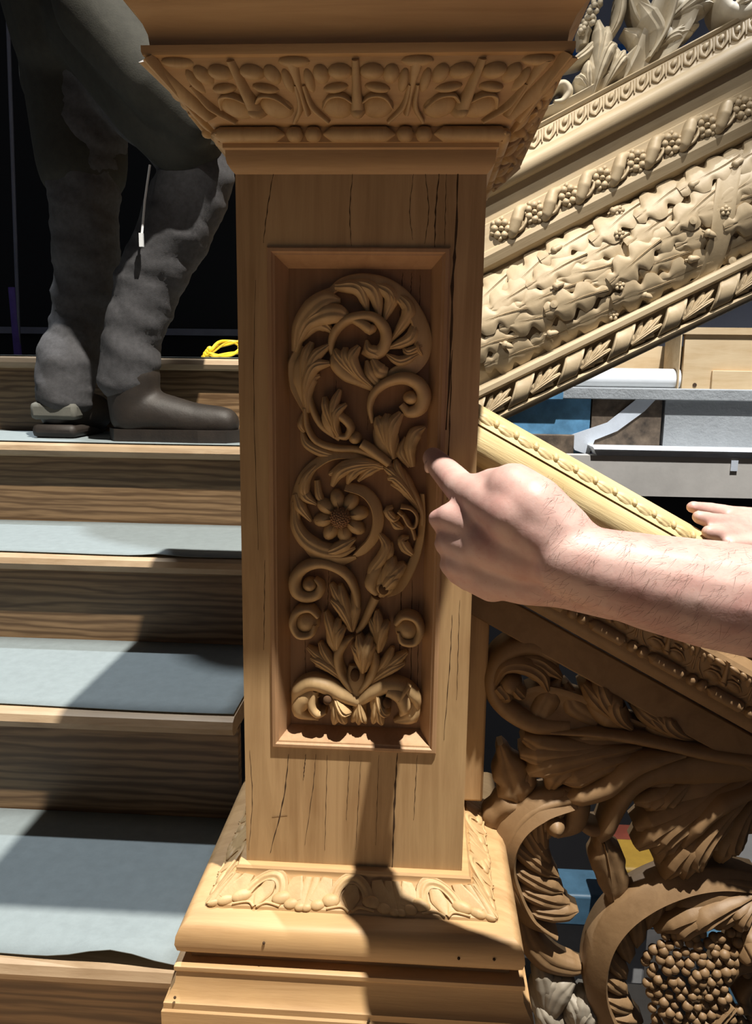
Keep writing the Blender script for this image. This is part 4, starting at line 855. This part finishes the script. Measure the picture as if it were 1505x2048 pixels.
arm += [
 [(sh_r, .055), ((.74, .30, .55), .043), ((.62, .20, .515), .036), (RHp(1600, 1075, .165), .027)],
 [(RHp(1600, 1080, .165), .026), (RHp(1530, 1062, .160), .024), (RHp(1480, 1048, .150), .0175)],
 [(RHp(1530, 1045, .170), .018), (RHp(1465, 1030, .165), .0115), (RHp(1420, 1020, .158), .0095), (RHp(1385, 1014, .150), .0075)],
 [(RHp(1530, 1060, .150), .020), (RHp(1470, 1050, .135), .0120), (RHp(1425, 1042, .125), .0100), (RHp(1398, 1034, .118), .0082)],
 [(RHp(1530, 1075, .140), .020), (RHp(1475, 1070, .120), .0120), (RHp(1440, 1068, .108), .0100), (RHp(1418, 1064, .100), .0085)],
 [(RHp(1540, 1090, .130), .020), (RHp(1490, 1090, .108), .0115), (RHp(1460, 1090, .098), .0092)],
]
person = organic('person', arm, SKIN, .0026, 9)
tag(person, 'person reaching in from the right, bare forearm and finger touching the carved panel', 'person')
sh = organic('shirt', [[((.80, .17, .80), .14), ((.92, .17, .45), .15), ((1.0, .17, .14), .16)], [(sh_l, .085), (sh_r, .085)], [(sh_l, .08), ((.65, -.08, .68), .066)], [(sh_r, .08), ((.74, .33, .68), .062)]], SHIRT, .012, 6, person)
tr = organic('trousers', [[((1.0, .10, .12), .115), ((.98, .08, -.35), .085), ((1.02, .08, -.76), .07)], [((1.0, .24, .12), .115), ((.98, .25, -.35), .085), ((1.02, .25, -.76), .07)]], SHIRT, .012, 6, person)
hr = organic('hair', [[((.765, .17, 1.11), .09), ((.76, .17, 1.17), .085)]], HAIR, .012, 4, person)
m = MB()
for a_, b_, c_ in (((38, 165, -.030), .0065, .0045),):
    p = A(*a_); m.ball(p, b_, 12, 8, (.6, .8, 1.0))
m.build('fingernail', NAIL, person)
# fine hair on the forearm
me = person.data; rng = np.random.default_rng(4); vs = np.empty(len(me.vertices)*3); me.vertices.foreach_get('co', vs); vs = vs.reshape(-1, 3)
vn = np.empty(len(me.vertices)*3); me.vertices.foreach_get('normal', vn); vn = vn.reshape(-1, 3)
sel = np.where((vs[:, 0] > .165) & (vs[:, 0] < .46) & (vs[:, 1] < -.10) & (vs[:, 2] < .62))[0]
m = MB(); adir = np.array([-.75, 0, -.55])
for i in rng.choice(sel, min(2000, len(sel)), replace=False):
    p, n = vs[i], vn[i]; d = adir+rng.normal(0, .35, 3); d -= n*(d@n); d /= np.linalg.norm(d)+1e-9; L = rng.uniform(.006, .013)
    s_ = np.cross(n, d)*.00008
    rows = [p+n*.0002, p+n*.0018+d*L*.5, p+n*.0020+d*L]
    m.grid([[rows[0]-s_, rows[0]+s_], [rows[1]-s_*.8, rows[1]+s_*.8], [rows[2]-s_*.3, rows[2]+s_*.3]])
hairs = m.build('arm_hair', HAIR, person); hairs['kind'] = 'stuff'

# the person climbing the stairs at the left, seen from the hips down
def Cp(px, py, y): return tuple(at(px, py, y))
def rp(px, y): return px*(y-CAM[1])/FPX
YP = .965
fz = SZ[3]+.004
def foot(px, y): q = at(px, 850, y); return q[0]
legs = [
 [(Cp(185, 30, YP+.05), .125), (Cp(180, 130, YP+.04), .105), (Cp(170, 330, YP+.02), .083), (Cp(168, 430, YP+.02), .072), (Cp(175, 540, YP+.04), .076), (Cp(165, 640, YP+.04), .066), (Cp(135, 730, YP), .070), (Cp(130, 790, YP-.01), .062)],
 [(Cp(200, 50, YP), .12), (Cp(300, 190, YP-.04), .098), (Cp(395, 310, YP-.06), .080), (Cp(400, 345, YP-.06), .076), (Cp(350, 460, YP-.06), .078), (Cp(295, 570, YP-.06), .068), (Cp(265, 680, YP-.06), .064), (Cp(255, 755, YP-.06), .064)],
]
climber = organic('person', legs+[[(Cp(190, 20, YP), .13), (Cp(170, -80, YP), .14), (Cp(210, -330, YP), .15)], [(Cp(230, -400, YP), .06), (Cp(260, -480, YP), .05)], [(Cp(280, -540, YP), .085), (Cp(285, -570, YP), .095)]], TROUS, .009, 5)
tag(climber, 'person in grey trousers and dark jacket climbing the stairs at left', 'person')
# creases in the trouser cloth
tx = bpy.data.textures.new('crease', 'CLOUDS'); tx.noise_scale = .11
dm = climber.modifiers.new('creases', 'DISPLACE'); dm.texture = tx; dm.strength = .019; dm.mid_level = .5; dm.texture_coords = 'OBJECT'
ref = bpy.data.objects.new('crease_axis', None); COL.objects.link(ref); ref.parent = climber; ref.scale = (1.0, 1.0, .38); ref.rotation_euler = (0, .35, 0); dm.texture_coords_object = ref
jk = organic('jacket', [[(Cp(150, 60, YP+.02), .135), (Cp(140, -60, YP), .155), (Cp(190, -320, YP), .17)], [(Cp(130, 160, YP+.06), .095), (Cp(150, 40, YP+.04), .13)], [(Cp(165, 330, YP+.03), .097), (Cp(150, 150, YP+.05), .11)],
   [(Cp(200, 40, YP-.06), .11), (Cp(310, 200, YP-.10), .095), (Cp(370, 270, YP-.10), .085)], [(Cp(150, -250, YP-.16), .09), (Cp(190, 20, YP-.19), .075), (Cp(300, 160, YP-.20), .062), (Cp(385, 245, YP-.17), .048)]], JACK, .009, 5, climber)
m = MB(); m.ball(Cp(422, 262, YP-.15), .030, 12, 8, (1, .7, .8)); m.build('pale_glove', SOLE, climber)
def boot(hx, tx_, y, zlift=0):
    a = at(hx, 800, y)[0]; b = at(tx_, 800, y)[0]; L = b-a; z = fz
    bo = organic('boot', [[((a+.05, y, z+.14), .060), ((a+.05, y, z+.055), .052), ((a+.30*L, y, z+.06), .050), ((a+.62*L, y, z+.042), .042), ((b-.045, y, z+.040), .036)]], BOOT, .007, 4, climber)
    mm = MB(); sec = [(-.006, 0), (.02, .042), (.4*L, .044), (.7*L, .05), (.9*L, .042), (L+.004, .002)]
    up = [(a+q, y-w, z) for q, w in sec]+[(a+q, y+w, z) for q, w in reversed(sec)]
    mm.prism(up, (0, 0, .026)); mm.build('boot_sole', BOOT, climber, smooth=False)
boot(222, 487, YP-.06)
# rear boot points away up the stairs, its heel towards us
hx = at(130, 850, YP)[0]
organic('boot', [[((hx, YP+.01, fz+.12), .060), ((hx, YP-.005, fz+.06), .054), ((hx+.03, YP+.085, fz+.05), .046)]], BOOT, .007, 4, climber)
m = MB(); m.box((hx-.050, YP-.062, fz), (hx+.050, YP+.13, fz+.03)); m.build('boot_sole', BOOT, climber, bevel=.012)
m = MB(); m.box((hx-.052, YP-.060, fz+.040), (hx+.052, YP-.01, fz+.078)); m.build('boot_heel_band', SOLE, climber, bevel=.010)
m = MB(); p = Cp(283, 480, YP-.15); m.box((p[0]-.004, p[1]-.003, p[2]-.013), (p[0]+.004, p[1]+.003, p[2]+.013)); m.tube([p, Cp(290, 400, YP-.14), Cp(300, 330, YP-.13)], .0025, 6); m.build('cord_toggle', WHITEP, climber)
